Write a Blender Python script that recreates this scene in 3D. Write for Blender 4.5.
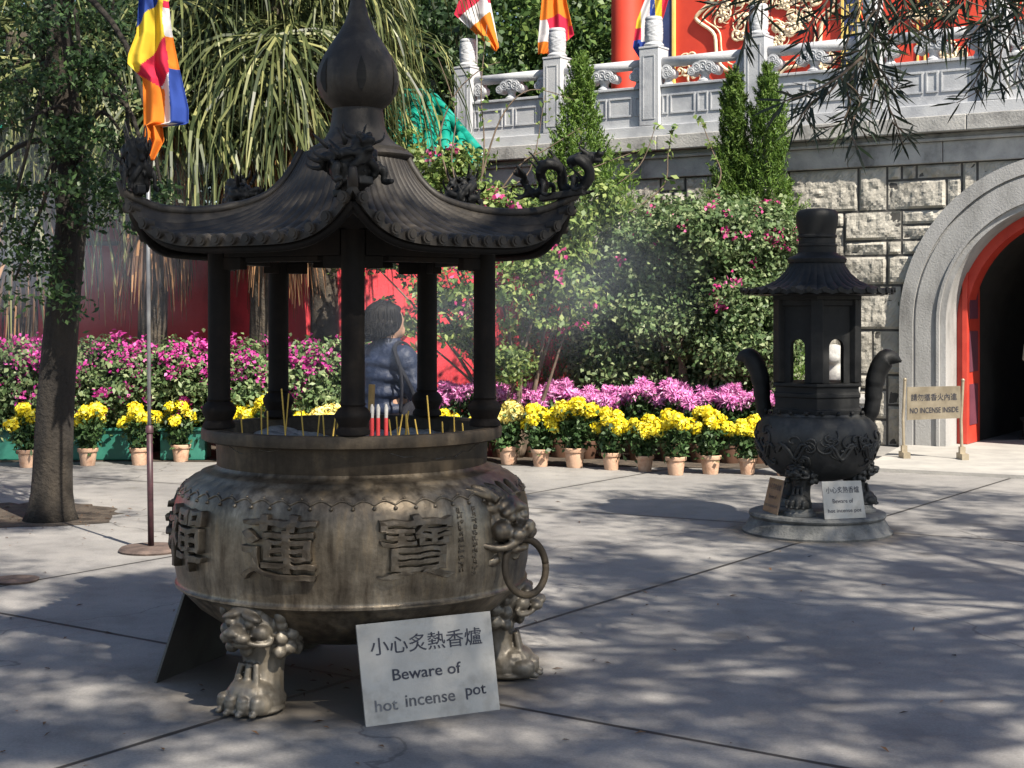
import bpy, bmesh, math, random
import numpy as np
from mathutils import Vector, Matrix, Euler

for o in list(bpy.data.objects):
    bpy.data.objects.remove(o)
SC = bpy.context.scene
COL = SC.collection
PI = math.pi
rad = math.radians

# ------------------------------------------------------------------ camera, sky, sun, exposure
CAMH, F, CX, HY = 1.55, 1500.0, 512.0, 310.0
cam = bpy.data.cameras.new('camera')
cam.sensor_width = 36.0
cam.lens = F / 1024 * 36
cam.shift_y = (HY - 384) / 1024
cam.clip_end = 800
cam.clip_start = 0.05
cob = bpy.data.objects.new('camera', cam)
cob.location = (0, 0, CAMH)
cob.rotation_euler = (rad(90), 0, 0)
COL.objects.link(cob)
SC.camera = cob

SUN_EL, SUN_AZ = rad(47), math.atan2(.588, -.809)     # azimuth measured from +Y towards +X
SDIR = Vector((math.sin(SUN_AZ) * math.cos(SUN_EL), math.cos(SUN_AZ) * math.cos(SUN_EL), math.sin(SUN_EL)))
w = bpy.data.worlds.new('World')
SC.world = w
w.use_nodes = True
wn = w.node_tree
bg = wn.nodes['Background']
sky = wn.nodes.new('ShaderNodeTexSky')
sky.sky_type = 'NISHITA'
sky.sun_disc = False
sky.sun_elevation = SUN_EL
sky.sun_rotation = SUN_AZ
wn.links.new(sky.outputs[0], bg.inputs[0])
bg.inputs[1].default_value = 0.077
sl = bpy.data.lights.new('sun', 'SUN')
sl.energy = 5.0
sl.angle = rad(0.55)
sl.color = (1.0, .92, .79)
so = bpy.data.objects.new('sun', sl)
so.rotation_euler = SDIR.to_track_quat('Z', 'Y').to_euler()
so.location = (8, -8, 12)
COL.objects.link(so)
vs = SC.view_settings
vs.view_transform = 'Standard'
vs.look = 'None'
vs.gamma = 1
vs.exposure = 1.2
vs.use_curve_mapping = False
SC.render.engine = 'CYCLES'
cy = SC.cycles
cy.max_bounces = 6
cy.diffuse_bounces = 3
cy.glossy_bounces = 2
cy.transmission_bounces = 3
cy.volume_bounces = 0
cy.transparent_max_bounces = 6
cy.use_denoising = True
cy.caustics_reflective = False
cy.caustics_refractive = False


# ------------------------------------------------------------------ helpers
def G(px, py, z=0.0):
    Y = (CAMH - z) * F / (py - HY)
    return Vector(((px - CX) * Y / F, Y, z))


def P(px, py, Y):
    return Vector(((px - CX) * Y / F, Y, CAMH - (py - HY) * Y / F))


def S(r, g, b):
    f = lambda c: (c / 255 / 12.92) if c / 255 <= .04045 else ((c / 255 + .055) / 1.055) ** 2.4
    return (f(r), f(g), f(b), 1)


def lin(r, g, b):
    return (r, g, b, 1)


class MB:
    """collects polygons for one mesh"""
    def __init__(s):
        s.v, s.f, s.m = [], [], []

    def add(s, verts, faces, mi=0):
        n = len(s.v)
        s.v.extend([tuple(v) for v in verts])
        s.f.extend([tuple(i + n for i in f) for f in faces])
        s.m.extend([mi] * len(faces))
        return s

    def box(s, c, d, rz=0, mi=0, M=None):
        x, y, z = d[0] / 2, d[1] / 2, d[2] / 2
        vs_ = [Vector((a, b, e)) for e in (-z, z) for a, b in ((-x, -y), (x, -y), (x, y), (-x, y))]
        R = M if M is not None else Matrix.Rotation(rz, 3, 'Z')
        vs_ = [R @ v + Vector(c) for v in vs_]
        return s.add(vs_, [(3, 2, 1, 0), (4, 5, 6, 7), (0, 1, 5, 4), (1, 2, 6, 5), (2, 3, 7, 6), (3, 0, 4, 7)], mi)

    def lathe(s, prof, n=48, c=(0, 0, 0), mi=0, phase=0, cap=False):
        vs_, fs = [], []
        for r, z in prof:
            for k in range(n):
                a = 2 * PI * k / n + phase
                vs_.append((c[0] + r * math.cos(a), c[1] + r * math.sin(a), c[2] + z))
        for i in range(len(prof) - 1):
            for k in range(n):
                k2 = (k + 1) % n
                fs.append((i * n + k, i * n + k2, (i + 1) * n + k2, (i + 1) * n + k))
        if cap:
            fs.append(tuple(range(n))[::-1])
            fs.append(tuple((len(prof) - 1) * n + k for k in range(n)))
        return s.add(vs_, fs, mi)

    def tube(s, pts, r, n=8, mi=0, flat=1.0, up=None):
        """r: radius or list; flat squashes the section along the binormal"""
        pts = [Vector(p) for p in pts]
        m = len(pts)
        rs = r if isinstance(r, (list, tuple)) else [r] * m
        if len(rs) == 2 and m != 2:
            rs = [rs[0] + (rs[1] - rs[0]) * i / (m - 1) for i in range(m)]
        vs_, fs = [], []
        pn = None
        for i, p in enumerate(pts):
            t = (pts[min(i + 1, m - 1)] - pts[max(i - 1, 0)])
            t = t.normalized() if t.length > 1e-9 else Vector((0, 0, 1))
            if pn is None:
                ref = Vector(up) if up is not None else (Vector((0, 0, 1)) if abs(t.z) < .9 else Vector((1, 0, 0)))
                a = t.cross(ref).normalized()
            else:
                a = (pn - t * pn.dot(t))
                a = a.normalized() if a.length > 1e-6 else t.orthogonal().normalized()
            pn = a
            b = t.cross(a)
            for k in range(n):
                q = 2 * PI * k / n
                vs_.append(p + a * (math.cos(q) * rs[i]) + b * (math.sin(q) * rs[i] * flat))
        for i in range(m - 1):
            for k in range(n):
                k2 = (k + 1) % n
                fs.append((i * n + k, i * n + k2, (i + 1) * n + k2, (i + 1) * n + k))
        fs.append(tuple(range(n))[::-1])
        fs.append(tuple((m - 1) * n + k for k in range(n)))
        return s.add(vs_, fs, mi)

    def ball(s, c, r, nu=14, nv=9, mi=0, R=None):
        r = r if isinstance(r, (list, tuple)) else (r, r, r)
        vs_ = [Vector((0, 0, -r[2]))]
        for j in range(1, nv):
            t = -PI / 2 + PI * j / nv
            for k in range(nu):
                a = 2 * PI * k / nu
                vs_.append(Vector((r[0] * math.cos(t) * math.cos(a), r[1] * math.cos(t) * math.sin(a), r[2] * math.sin(t))))
        vs_.append(Vector((0, 0, r[2])))
        if R is not None:
            vs_ = [R @ v for v in vs_]
        vs_ = [v + Vector(c) for v in vs_]
        fs = []
        for k in range(nu):
            fs.append((0, 1 + (k + 1) % nu, 1 + k))
            fs.append((len(vs_) - 1, 1 + (nv - 2) * nu + k, 1 + (nv - 2) * nu + (k + 1) % nu))
        for j in range(nv - 2):
            for k in range(nu):
                k2 = (k + 1) % nu
                fs.append((1 + j * nu + k, 1 + j * nu + k2, 1 + (j + 1) * nu + k2, 1 + (j + 1) * nu + k))
        return s.add(vs_, fs, mi)

    def prism(s, outline, M, depth, mi=0):
        """outline in the local xy plane, extruded along local z by depth; M 4x4"""
        n = len(outline)
        vs_ = [M @ Vector((x, y, 0)) for x, y in outline] + [M @ Vector((x, y, depth)) for x, y in outline]
        fs = [tuple(range(n))[::-1], tuple(range(n, 2 * n))]
        for k in range(n):
            k2 = (k + 1) % n
            fs.append((k, k2, n + k2, n + k))
        return s.add(vs_, fs, mi)

    def grid(s, fn, nu, nv, mi=0, closed_u=False):
        vs_ = [fn(i / nu, j / nv) for j in range(nv + 1) for i in range(nu + (0 if closed_u else 1))]
        W = nu + (0 if closed_u else 1)
        fs = []
        for j in range(nv):
            for i in range(nu):
                i2 = (i + 1) % W
                fs.append((j * W + i, j * W + i2, (j + 1) * W + i2, (j + 1) * W + i))
        return s.add(vs_, fs, mi)

    def mesh(s, name, mats, smooth=False, angle=None):
        me = bpy.data.meshes.new(name)
        me.from_pydata(s.v, [], s.f)
        for m in (mats if isinstance(mats, (list, tuple)) else [mats]):
            me.materials.append(m)
        if any(s.m):
            me.polygons.foreach_set('material_index', s.m)
        me.update()
        if smooth:
            me.polygons.foreach_set('use_smooth', [True] * len(me.polygons))
            if angle:
                try:
                    me.set_sharp_from_angle(angle=rad(angle))
                except Exception:
                    pass
        return me

    def build(s, name, mats, parent=None, smooth=False, angle=None, bevel=0):
        o = link(name, s.mesh(name, mats, smooth, angle), parent)
        if bevel:
            b = o.modifiers.new('bevel', 'BEVEL')
            b.width = bevel
            b.segments = 2
            b.limit_method = 'ANGLE'
        return o


def link(name, me, parent=None):
    o = bpy.data.objects.new(name, me)
    COL.objects.link(o)
    if parent is not None:
        o.parent = parent
    return o


def tag(o, label=None, cat=None, group=None, kind=None):
    if label: o['label'] = label
    if cat: o['category'] = cat
    if group: o['group'] = group
    if kind: o['kind'] = kind
    return o


def thing(name, label, cat, loc=(0, 0, 0), rz=0, group=None):
    o = bpy.data.objects.new(name, None)
    o.empty_display_size = .1
    COL.objects.link(o)
    o.location = loc
    o.rotation_euler = (0, 0, rz)
    return tag(o, label, cat, group)


def dup(root, loc, rz, label, group=None, scale=None):
    r = root.copy()
    COL.objects.link(r)
    r.location = loc
    r.rotation_euler = (0, 0, rz)
    r['label'] = label
    if group: r['group'] = group
    if scale: r.scale = (scale,) * 3
    for ch in list(root.children):
        c = ch.copy()
        COL.objects.link(c)
        c.parent = r
        for g in list(ch.children):
            d = g.copy()
            COL.objects.link(d)
            d.parent = c
    return r


def fuse(mb, voxel, smooth=4, fac=.5):
    """one continuous skin over overlapping closed pieces"""
    me = mb.mesh('tmp', [])
    o = bpy.data.objects.new('tmp', me)
    COL.objects.link(o)
    r = o.modifiers.new('r', 'REMESH')
    r.mode = 'VOXEL'
    r.voxel_size = voxel
    if smooth:
        sm = o.modifiers.new('s', 'SMOOTH')
        sm.iterations = smooth
        sm.factor = fac
    dg = bpy.context.evaluated_depsgraph_get()
    out = bpy.data.meshes.new_from_object(o.evaluated_get(dg))
    bpy.data.objects.remove(o)
    out.polygons.foreach_set('use_smooth', [True] * len(out.polygons))
    return out


def fused(name, mb, mat, parent, voxel, smooth=4, fac=.5):
    me = fuse(mb, voxel, smooth, fac)
    me.materials.clear()
    me.materials.append(mat)
    me.name = name
    return link(name, me, parent)


def text_mesh(body, size=1.0, extrude=.01, offset=0, bevel=0, space=1.0, align='CENTER', res=3, wspace=1.0):
    c = bpy.data.curves.new('t', 'FONT')
    c.body = body
    c.size = size
    c.extrude = extrude
    c.offset = offset
    c.bevel_depth = bevel
    c.resolution_u = res
    c.space_character = space
    c.space_word = wspace
    c.align_x = align
    c.align_y = 'CENTER'
    o = bpy.data.objects.new('t', c)
    COL.objects.link(o)
    dg = bpy.context.evaluated_depsgraph_get()
    me = bpy.data.meshes.new_from_object(o.evaluated_get(dg))
    bpy.data.objects.remove(o)
    return me


def fit_text(me, w_, h_):
    """scale a text mesh to w x h (or keep the aspect if h is None), centred"""
    n = len(me.vertices)
    a = np.empty(n * 3)
    me.vertices.foreach_get('co', a)
    a = a.reshape(-1, 3)
    lo, hi = a.min(0), a.max(0)
    sx = w_ / (hi[0] - lo[0])
    sy = sx if h_ is None else h_ / (hi[1] - lo[1])
    a[:, 0] = (a[:, 0] - (lo[0] + hi[0]) / 2) * sx
    a[:, 1] = (a[:, 1] - (lo[1] + hi[1]) / 2) * sy
    me.vertices.foreach_set('co', a.ravel())
    return me


def quads_mesh(name, V, mat, nv=4, mats=None, mi=None):
    """V: (n, nv, 3) polygons"""
    n = len(V)
    me = bpy.data.meshes.new(name)
    me.vertices.add(n * nv)
    me.vertices.foreach_set('co', np.asarray(V, dtype=np.float32).ravel())
    me.loops.add(n * nv)
    me.loops.foreach_set('vertex_index', np.arange(n * nv, dtype=np.int32))
    me.polygons.add(n)
    me.polygons.foreach_set('loop_start', np.arange(0, n * nv, nv, dtype=np.int32))
    for m in (mats or [mat]):
        me.materials.append(m)
    if mi is not None:
        me.polygons.foreach_set('material_index', np.asarray(mi, dtype=np.int32))
    me.update(calc_edges=True)
    me.validate()
    return me


def nrm(a):
    return a / np.maximum(np.linalg.norm(a, axis=1, keepdims=True), 1e-9)


def leaves(rng, pts, L, W, bias=(0, 0, .4), out=None, outw=.5, axis=None, axw=0, jit=.35):
    """rhombus leaves (n,4,3) at pts; normals random + bias + outward; axis pulls the leaf's length"""
    n = len(pts)
    nn = nrm(rng.normal(size=(n, 3)) * .75 + np.array(bias) + (nrm(out) * outw if out is not None else 0))
    ax = rng.normal(size=(n, 3))
    if axis is not None:
        ax = ax * (1 - axw) + np.asarray(axis) * axw * 1.7
    ax = nrm(ax - nn * (ax * nn).sum(1, keepdims=True))
    sd = np.cross(nn, ax)
    l = L * (1 + jit * rng.uniform(-1, 1, (n, 1)))
    ww = W * (1 + jit * rng.uniform(-1, 1, (n, 1)))
    a = pts - ax * l * .5
    b = pts + ax * l * .5 - nn * l * .12
    c = pts + sd * ww * .5 + nn * ww * .15 - ax * l * .05
    d = pts - sd * ww * .5 + nn * ww * .15 - ax * l * .05
    return np.stack([a, d, b, c], 1)


def clumps(rng, centre, radii, n_cl, per, cr, shell=.55, squash=.75, keep=None):
    """leaf points in uneven clumps through an ellipsoid; returns points, outward vectors"""
    d = nrm(rng.normal(size=(n_cl, 3)))
    r = (shell + (1 - shell) * rng.uniform(0, 1, (n_cl, 1)) ** .6) * (1 + .12 * rng.normal(size=(n_cl, 1)))
    c = d * r * np.array(radii)
    if keep is not None:
        c = c[keep(c)]
    k = len(c)
    sz = cr * rng.uniform(.55, 1.35, (k, 1, 1))
    p = rng.normal(size=(k, per, 3)) * sz * np.array([1, 1, squash]) * .55
    p = (c[:, None, :] + p).reshape(-1, 3)
    return p + np.array(centre), nrm(p)


# ------------------------------------------------------------------ materials
def new_mat(name):
    m = bpy.data.materials.new(name)
    m.use_nodes = True
    nt = m.node_tree
    return m, nt, nt.nodes['Principled BSDF']


def N(nt, t, **kw):
    n = nt.nodes.new(t)
    for k, v in kw.items():
        setattr(n, k, v)
    return n


def ramp(nt, fac, stops):
    r = N(nt, 'ShaderNodeValToRGB')
    el = r.color_ramp.elements
    while len(el) < len(stops):
        el.new(.5)
    for e, (p, c) in zip(el, stops):
        e.position = p
        e.color = c
    nt.links.new(fac, r.inputs[0])
    return r.outputs[0]


def noise(nt, vec, scale, detail=4, rough=.55, dist=0):
    n = N(nt, 'ShaderNodeTexNoise')
    n.inputs['Scale'].default_value = scale
    n.inputs['Detail'].default_value = detail
    n.inputs['Roughness'].default_value = rough
    n.inputs['Distortion'].default_value = dist
    if vec is not None:
        nt.links.new(vec, n.inputs['Vector'])
    return n.outputs[0]


def mixc(nt, fac, a, b, mode='MIX'):
    x = N(nt, 'ShaderNodeMix', data_type='RGBA', blend_type=mode)
    for sock, v in ((x.inputs[0], fac), (x.inputs[6], a), (x.inputs[7], b)):
        if hasattr(v, 'is_linked') or hasattr(v, 'links'):
            nt.links.new(v, sock)
        else:
            sock.default_value = v
    return x.outputs[2]


def objco(nt):
    return N(nt, 'ShaderNodeTexCoord').outputs['Object']


def mk(name, c1, c2=None, scale=6, rough=.6, metal=0, bump=0, bscale=40, c3=None, spec=.5, stretch=None, rvar=0, lo=.35, hi=.65):
    m, nt, b = new_mat(name)
    vec = objco(nt)
    if stretch:
        mp = N(nt, 'ShaderNodeMapping')
        mp.inputs['Scale'].default_value = stretch
        nt.links.new(vec, mp.inputs[0])
        vec2 = mp.outputs[0]
    else:
        vec2 = vec
    b.inputs['Roughness'].default_value = rough
    b.inputs['Metallic'].default_value = metal
    b.inputs['Specular IOR Level'].default_value = spec
    if c2 is not None:
        st = [(lo, c1), (hi, c2)] if c3 is None else [(lo, c1), ((lo + hi) / 2, c2), (hi + .05, c3)]
        nz = noise(nt, vec2, scale, 6, .6)
        nt.links.new(ramp(nt, nz, st), b.inputs['Base Color'])
        if rvar:
            mr = N(nt, 'ShaderNodeMapRange')
            mr.inputs[3].default_value = rough - rvar
            mr.inputs[4].default_value = rough + rvar
            nt.links.new(nz, mr.inputs[0])
            nt.links.new(mr.outputs[0], b.inputs['Roughness'])
    else:
        b.inputs['Base Color'].default_value = c1
    if bump:
        bp = N(nt, 'ShaderNodeBump')
        bp.inputs['Strength'].default_value = bump
        bp.inputs['Distance'].default_value = .02
        nt.links.new(noise(nt, vec, bscale, 5, .6), bp.inputs['Height'])
        nt.links.new(bp.outputs[0], b.inputs['Normal'])
    return m


def leafmat(name, stops, trans=.35, rough=.5, tint=None):
    """colour differs from leaf to leaf; light comes through the blade"""
    m, nt, b = new_mat(name)
    g = N(nt, 'ShaderNodeNewGeometry')
    col = ramp(nt, g.outputs['Random Per Island'], stops)
    oi = N(nt, 'ShaderNodeObjectInfo')
    hs = N(nt, 'ShaderNodeHueSaturation')
    mr = N(nt, 'ShaderNodeMapRange')
    mr.inputs[3].default_value = .85
    mr.inputs[4].default_value = 1.15
    nt.links.new(oi.outputs['Random'], mr.inputs[0])
    nt.links.new(mr.outputs[0], hs.inputs['Value'])
    nt.links.new(col, hs.inputs['Color'])
    col = hs.outputs[0]
    nt.links.new(col, b.inputs['Base Color'])
    b.inputs['Roughness'].default_value = rough
    b.inputs['Specular IOR Level'].default_value = .35
    t = N(nt, 'ShaderNodeBsdfTranslucent')
    nt.links.new(col, t.inputs['Color'])
    mx = N(nt, 'ShaderNodeMixShader')
    mx.inputs[0].default_value = trans
    nt.links.new(b.outputs[0], mx.inputs[1])
    nt.links.new(t.outputs[0], mx.inputs[2])
    nt.links.new(mx.outputs[0], nt.nodes['Material Output'].inputs[0])
    return m


def concrete_ground():
    m, nt, b = new_mat('courtyard_concrete')
    pos = N(nt, 'ShaderNodeNewGeometry').outputs['Position']
    n1 = noise(nt, pos, .55, 6, .65)
    n2 = noise(nt, pos, 4.5, 8, .7)
    n3 = noise(nt, pos, 85, 5, .75)
    base = ramp(nt, n1, [(.3, lin(.17, .165, .162)), (.5, lin(.24, .231, .223)), (.72, lin(.31, .295, .277))])
    base = mixc(nt, .5, base, ramp(nt, n2, [(.30, lin(.42, .42, .42)), (.52, lin(.98, .98, .98)), (.75, lin(1.14, 1.12, 1.06))]), 'MULTIPLY')
    base = mixc(nt, .6, base, ramp(nt, n3, [(.3, lin(.55, .55, .55)), (.7, lin(1.22, 1.22, 1.22))]), 'MULTIPLY')
    # joints: straight lines a*x + b*y = c
    pts = [((0, 613), (845, 768)), ((62, 767), (995, 483)), ((560, 510), (750, 523)), ((20, 583), (635, 475))]
    acc = None
    wob = noise(nt, pos, 3, 3)
    for p, q in pts:
        p, q = G(*p), G(*q)
        d = (q - p).normalized()
        n = Vector((-d.y, d.x, 0))
        dt = N(nt, 'ShaderNodeVectorMath', operation='DOT_PRODUCT')
        nt.links.new(pos, dt.inputs[0])
        dt.inputs[1].default_value = n
        sb = N(nt, 'ShaderNodeMath', operation='SUBTRACT')
        nt.links.new(dt.outputs['Value'], sb.inputs[0])
        sb.inputs[1].default_value = n.dot(p)
        ab = N(nt, 'ShaderNodeMath', operation='ABSOLUTE')
        nt.links.new(sb.outputs[0], ab.inputs[0])
        if acc is None:
            acc = ab.outputs[0]
        else:
            mn = N(nt, 'ShaderNodeMath', operation='MINIMUM')
            nt.links.new(acc, mn.inputs[0])
            nt.links.new(ab.outputs[0], mn.inputs[1])
            acc = mn.outputs[0]
    ad = N(nt, 'ShaderNodeMath', operation='MULTIPLY_ADD')
    nt.links.new(wob, ad.inputs[0])
    ad.inputs[1].default_value = .012
    nt.links.new(acc, ad.inputs[2])
    jm = N(nt, 'ShaderNodeMapRange', interpolation_type='SMOOTHSTEP')
    jm.inputs[1].default_value = .014
    jm.inputs[2].default_value = .025
    nt.links.new(ad.outputs[0], jm.inputs[0])
    halo = N(nt, 'ShaderNodeMapRange', interpolation_type='SMOOTHSTEP')
    halo.inputs[1].default_value = .0
    halo.inputs[2].default_value = .14
    halo.inputs[3].default_value = .86
    nt.links.new(ad.outputs[0], halo.inputs[0])
    base = mixc(nt, 1.0, base, halo.outputs[0], 'MULTIPLY')
    base = mixc(nt, jm.outputs[0], lin(.025, .023, .022), base)
    spots = N(nt, 'ShaderNodeTexVoronoi')
    spots.inputs['Scale'].default_value = 1.3
    nt.links.new(pos, spots.inputs['Vector'])
    sp2 = N(nt, 'ShaderNodeMath', operation='MULTIPLY_ADD')
    nt.links.new(n2, sp2.inputs[0])
    sp2.inputs[1].default_value = .35
    nt.links.new(spots.outputs['Distance'], sp2.inputs[2])
    sm_ = N(nt, 'ShaderNodeMapRange', interpolation_type='SMOOTHSTEP')
    sm_.inputs[1].default_value = .22
    sm_.inputs[2].default_value = .34
    sm_.inputs[3].default_value = .55
    sm_.inputs[4].default_value = 0
    nt.links.new(sp2.outputs[0], sm_.inputs[0])
    base = mixc(nt, sm_.outputs[0], base, lin(.10, .095, .088))
    ck = N(nt, 'ShaderNodeTexVoronoi', feature='DISTANCE_TO_EDGE')
    ck.inputs['Scale'].default_value = .33
    wv_ = N(nt, 'ShaderNodeVectorMath', operation='MULTIPLY_ADD')
    nzv = N(nt, 'ShaderNodeTexNoise')
    nzv.inputs['Scale'].default_value = 2.2
    nzv.inputs['Detail'].default_value = 6
    nt.links.new(pos, nzv.inputs['Vector'])
    nt.links.new(nzv.outputs['Color'], wv_.inputs[0])
    wv_.inputs[1].default_value = (.55, .55, 0)
    nt.links.new(pos, wv_.inputs[2])
    nt.links.new(wv_.outputs[0], ck.inputs['Vector'])
    cm_ = N(nt, 'ShaderNodeMapRange', interpolation_type='SMOOTHSTEP')
    cm_.inputs[1].default_value = .0008
    cm_.inputs[2].default_value = .0028
    cm_.inputs[3].default_value = .55
    cm_.inputs[4].default_value = 0
    nt.links.new(ck.outputs['Distance'], cm_.inputs[0])
    base = mixc(nt, cm_.outputs[0], base, lin(.06, .057, .055))
    # rust and ash stains round the burners' feet
    for c, r0, r1 in (((-.67, 6.36, 0), .55, 1.05), ((2.135, 10.5, 0), .45, .8)):
        ds = N(nt, 'ShaderNodeVectorMath', operation='DISTANCE')
        nt.links.new(pos, ds.inputs[0])
        ds.inputs[1].default_value = c
        md = N(nt, 'ShaderNodeMath', operation='MULTIPLY_ADD')
        nt.links.new(n2, md.inputs[0])
        md.inputs[1].default_value = .5
        nt.links.new(ds.outputs['Value'], md.inputs[2])
        mr = N(nt, 'ShaderNodeMapRange', interpolation_type='SMOOTHSTEP')
        mr.inputs[1].default_value = r0 + .25
        mr.inputs[2].default_value = r1 + .22
        mr.inputs[3].default_value = .75
        mr.inputs[4].default_value = 0
        nt.links.new(md.outputs[0], mr.inputs[0])
        base = mixc(nt, mr.outputs[0], base, lin(.12, .098, .07))
    nt.links.new(base, b.inputs['Base Color'])
    rr = N(nt, 'ShaderNodeMapRange')
    rr.inputs[3].default_value = .55
    rr.inputs[4].default_value = .9
    nt.links.new(n2, rr.inputs[0])
    nt.links.new(rr.outputs[0], b.inputs['Roughness'])
    b.inputs['Specular IOR Level'].default_value = .35
    bp = N(nt, 'ShaderNodeBump')
    bp.inputs['Strength'].default_value = .5
    bp.inputs['Distance'].default_value = .006
    hm = N(nt, 'ShaderNodeMath', operation='MULTIPLY_ADD')
    nt.links.new(n3, hm.inputs[0])
    hm.inputs[1].default_value = .4
    nt.links.new(jm.outputs[0], hm.inputs[2])
    nt.links.new(hm.outputs[0], bp.inputs['Height'])
    nt.links.new(bp.outputs[0], b.inputs['Normal'])
    return m


def bronze(name, cs, streak=.6, rough=.42, metal=.55, bump=.25, spec=.5):
    """cast bronze: mottled patina and vertical run marks"""
    m, nt, b = new_mat(name)
    co = objco(nt)
    n1 = noise(nt, co, 3.2, 7, .65)
    mp = N(nt, 'ShaderNodeMapping')
    mp.inputs['Scale'].default_value = (14, 14, 1.6)
    nt.links.new(co, mp.inputs[0])
    n2 = noise(nt, mp.outputs[0], 1.6, 5, .6)
    n3 = noise(nt, co, 45, 4, .7)
    base = ramp(nt, n1, [(.3, cs[0]), (.5, cs[1]), (.7, cs[2])])
    base = mixc(nt, streak, base, ramp(nt, n2, [(.32, lin(.35, .32, .3)), (.55, lin(1, 1, 1)), (.75, lin(1.5, 1.35, 1.1))]), 'MULTIPLY')
    base = mixc(nt, .4, base, ramp(nt, n3, [(.35, lin(.6, .58, .55)), (.65, lin(1.2, 1.2, 1.2))]), 'MULTIPLY')
    nt.links.new(base, b.inputs['Base Color'])
    b.inputs['Metallic'].default_value = metal
    b.inputs['Specular IOR Level'].default_value = spec
    mr = N(nt, 'ShaderNodeMapRange')
    mr.inputs[3].default_value = rough - .12
    mr.inputs[4].default_value = rough + .22
    nt.links.new(n2, mr.inputs[0])
    nt.links.new(mr.outputs[0], b.inputs['Roughness'])
    bp = N(nt, 'ShaderNodeBump')
    bp.inputs['Strength'].default_value = bump
    bp.inputs['Distance'].default_value = .006
    nt.links.new(n3, bp.inputs['Height'])
    nt.links.new(bp.outputs[0], b.inputs['Normal'])
    return m


M = {}
M['ground'] = concrete_ground()
M['pot'] = bronze('pot_bronze', [lin(.065, .053, .039), lin(.15, .124, .092), lin(.32, .275, .21)], streak=.9, metal=.72, rough=.38)
M['rim'] = bronze('rim_bronze', [lin(.026, .020, .014), lin(.055, .043, .030), lin(.14, .108, .072)], metal=.1, rough=.6, spec=.25)
M['roof'] = bronze('roof_bronze', [lin(.012, .0105, .009), lin(.024, .0205, .0175), lin(.07, .06, .048)], metal=.05, rough=.55, spec=.35)
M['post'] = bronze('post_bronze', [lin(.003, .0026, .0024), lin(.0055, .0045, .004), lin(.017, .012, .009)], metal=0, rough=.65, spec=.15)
M['leg'] = bronze('leg_bronze', [lin(.085, .073, .058), lin(.15, .132, .105), lin(.26, .235, .195)], streak=.5, metal=.35, rough=.42)
M['glyph'] = bronze('glyph_bronze', [lin(.05, .04, .03), lin(.09, .072, .052), lin(.16, .135, .10)], metal=.5, rough=.4)
M['dark'] = bronze('black_iron', [lin(.005, .0055, .006), lin(.009, .0095, .010), lin(.022, .022, .022)], streak=.4, metal=0, rough=.55, spec=.25)
M['darkbody'] = bronze('grey_iron', [lin(.013, .0135, .014), lin(.024, .025, .025), lin(.052, .052, .05)], streak=.5, metal=.1, rough=.5, spec=.4)
M['ash'] = mk('ash', lin(.16, .16, .16), lin(.42, .41, .39), 14, .95, bump=.8, bscale=60)
M['steel'] = mk('steel_plate', lin(.20, .185, .165), lin(.34, .325, .30), 3.5, .42, .5, c3=lin(.28, .265, .24), rvar=.1, lo=.3, hi=.6, bump=.15, bscale=9)
M['tan_plate'] = mk('tan_plate', lin(.24, .20, .14), lin(.37, .315, .23), 6, .45, .4)
M['brown_plate'] = mk('brown_plate', lin(.20, .14, .10), lin(.30, .22, .16), 6, .45, .4)
M['ink'] = mk('sign_ink', lin(.018, .018, .03), lin(.04, .04, .055), 40, .6)
M['ink_worn'] = mk('sign_ink_worn', lin(.045, .045, .055), lin(.15, .145, .14), 38, .6, lo=.35, hi=.7)
M['ink_worn2'] = mk('sign_ink_faint', lin(.09, .09, .10), lin(.20, .195, .185), 30, .6, lo=.35, hi=.7)
M['plinth'] = mk('plinth_stone', lin(.07, .072, .07), lin(.15, .15, .142), 7, .85, c3=lin(.22, .215, .20), bump=.5, bscale=50)
M['stone'] = mk('ashlar_granite', lin(.25, .235, .205), lin(.36, .34, .30), 2.2, .9, c3=lin(.45, .425, .375), bump=.7, bscale=22)
M['mortar'] = mk('mortar', lin(.05, .048, .045), lin(.09, .085, .08), 9, .95)
M['frieze'] = mk('weathered_stone', lin(.12, .118, .115), lin(.30, .295, .285), 2.6, .85, c3=lin(.42, .41, .39), bump=.35, bscale=40, lo=.3, hi=.6)
M['archstone'] = mk('arch_stone', lin(.15, .148, .145), lin(.27, .268, .265), 2.2, .8, c3=lin(.34, .338, .335), bump=.3, bscale=45, stretch=(1, 1, .4), lo=.3, hi=.6)
M['white'] = mk('white_granite', lin(.30, .31, .335), lin(.40, .41, .43), 3, .75, c3=lin(.46, .465, .475), bump=.2, bscale=60)
M['redbldg'] = mk('vermilion_wall', lin(.50, .038, .018), lin(.60, .055, .024), 2, .6)
M['reddoor'] = mk('red_door_paint', lin(.40, .03, .018), lin(.5, .05, .03), 4, .5)
M['redwall'] = mk('crimson_wall', lin(.26, .016, .024), lin(.54, .032, .048), 1.9, .85, c3=lin(.62, .05, .065), bump=.3, bscale=20, stretch=(1, 1, .35), lo=.3, hi=.6)
M['gold'] = mk('gilt_relief', lin(.62, .50, .32), lin(.78, .66, .47), 10, .55, .05)
M['navy'] = mk('navy_paint', lin(.02, .03, .09), lin(.03, .05, .14), 6, .6)
M['yellowpaint'] = mk('yellow_paint', lin(.62, .45, .10), lin(.72, .55, .16), 6, .6)
M['tile'] = mk('green_glaze', lin(.0, .10, .075), lin(.008, .20, .15), 5, .22, c3=lin(.03, .28, .22), rvar=.08)
M['darkwall'] = mk('passage_plaster', lin(.018, .016, .015), lin(.03, .027, .025), 3, .95)
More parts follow.
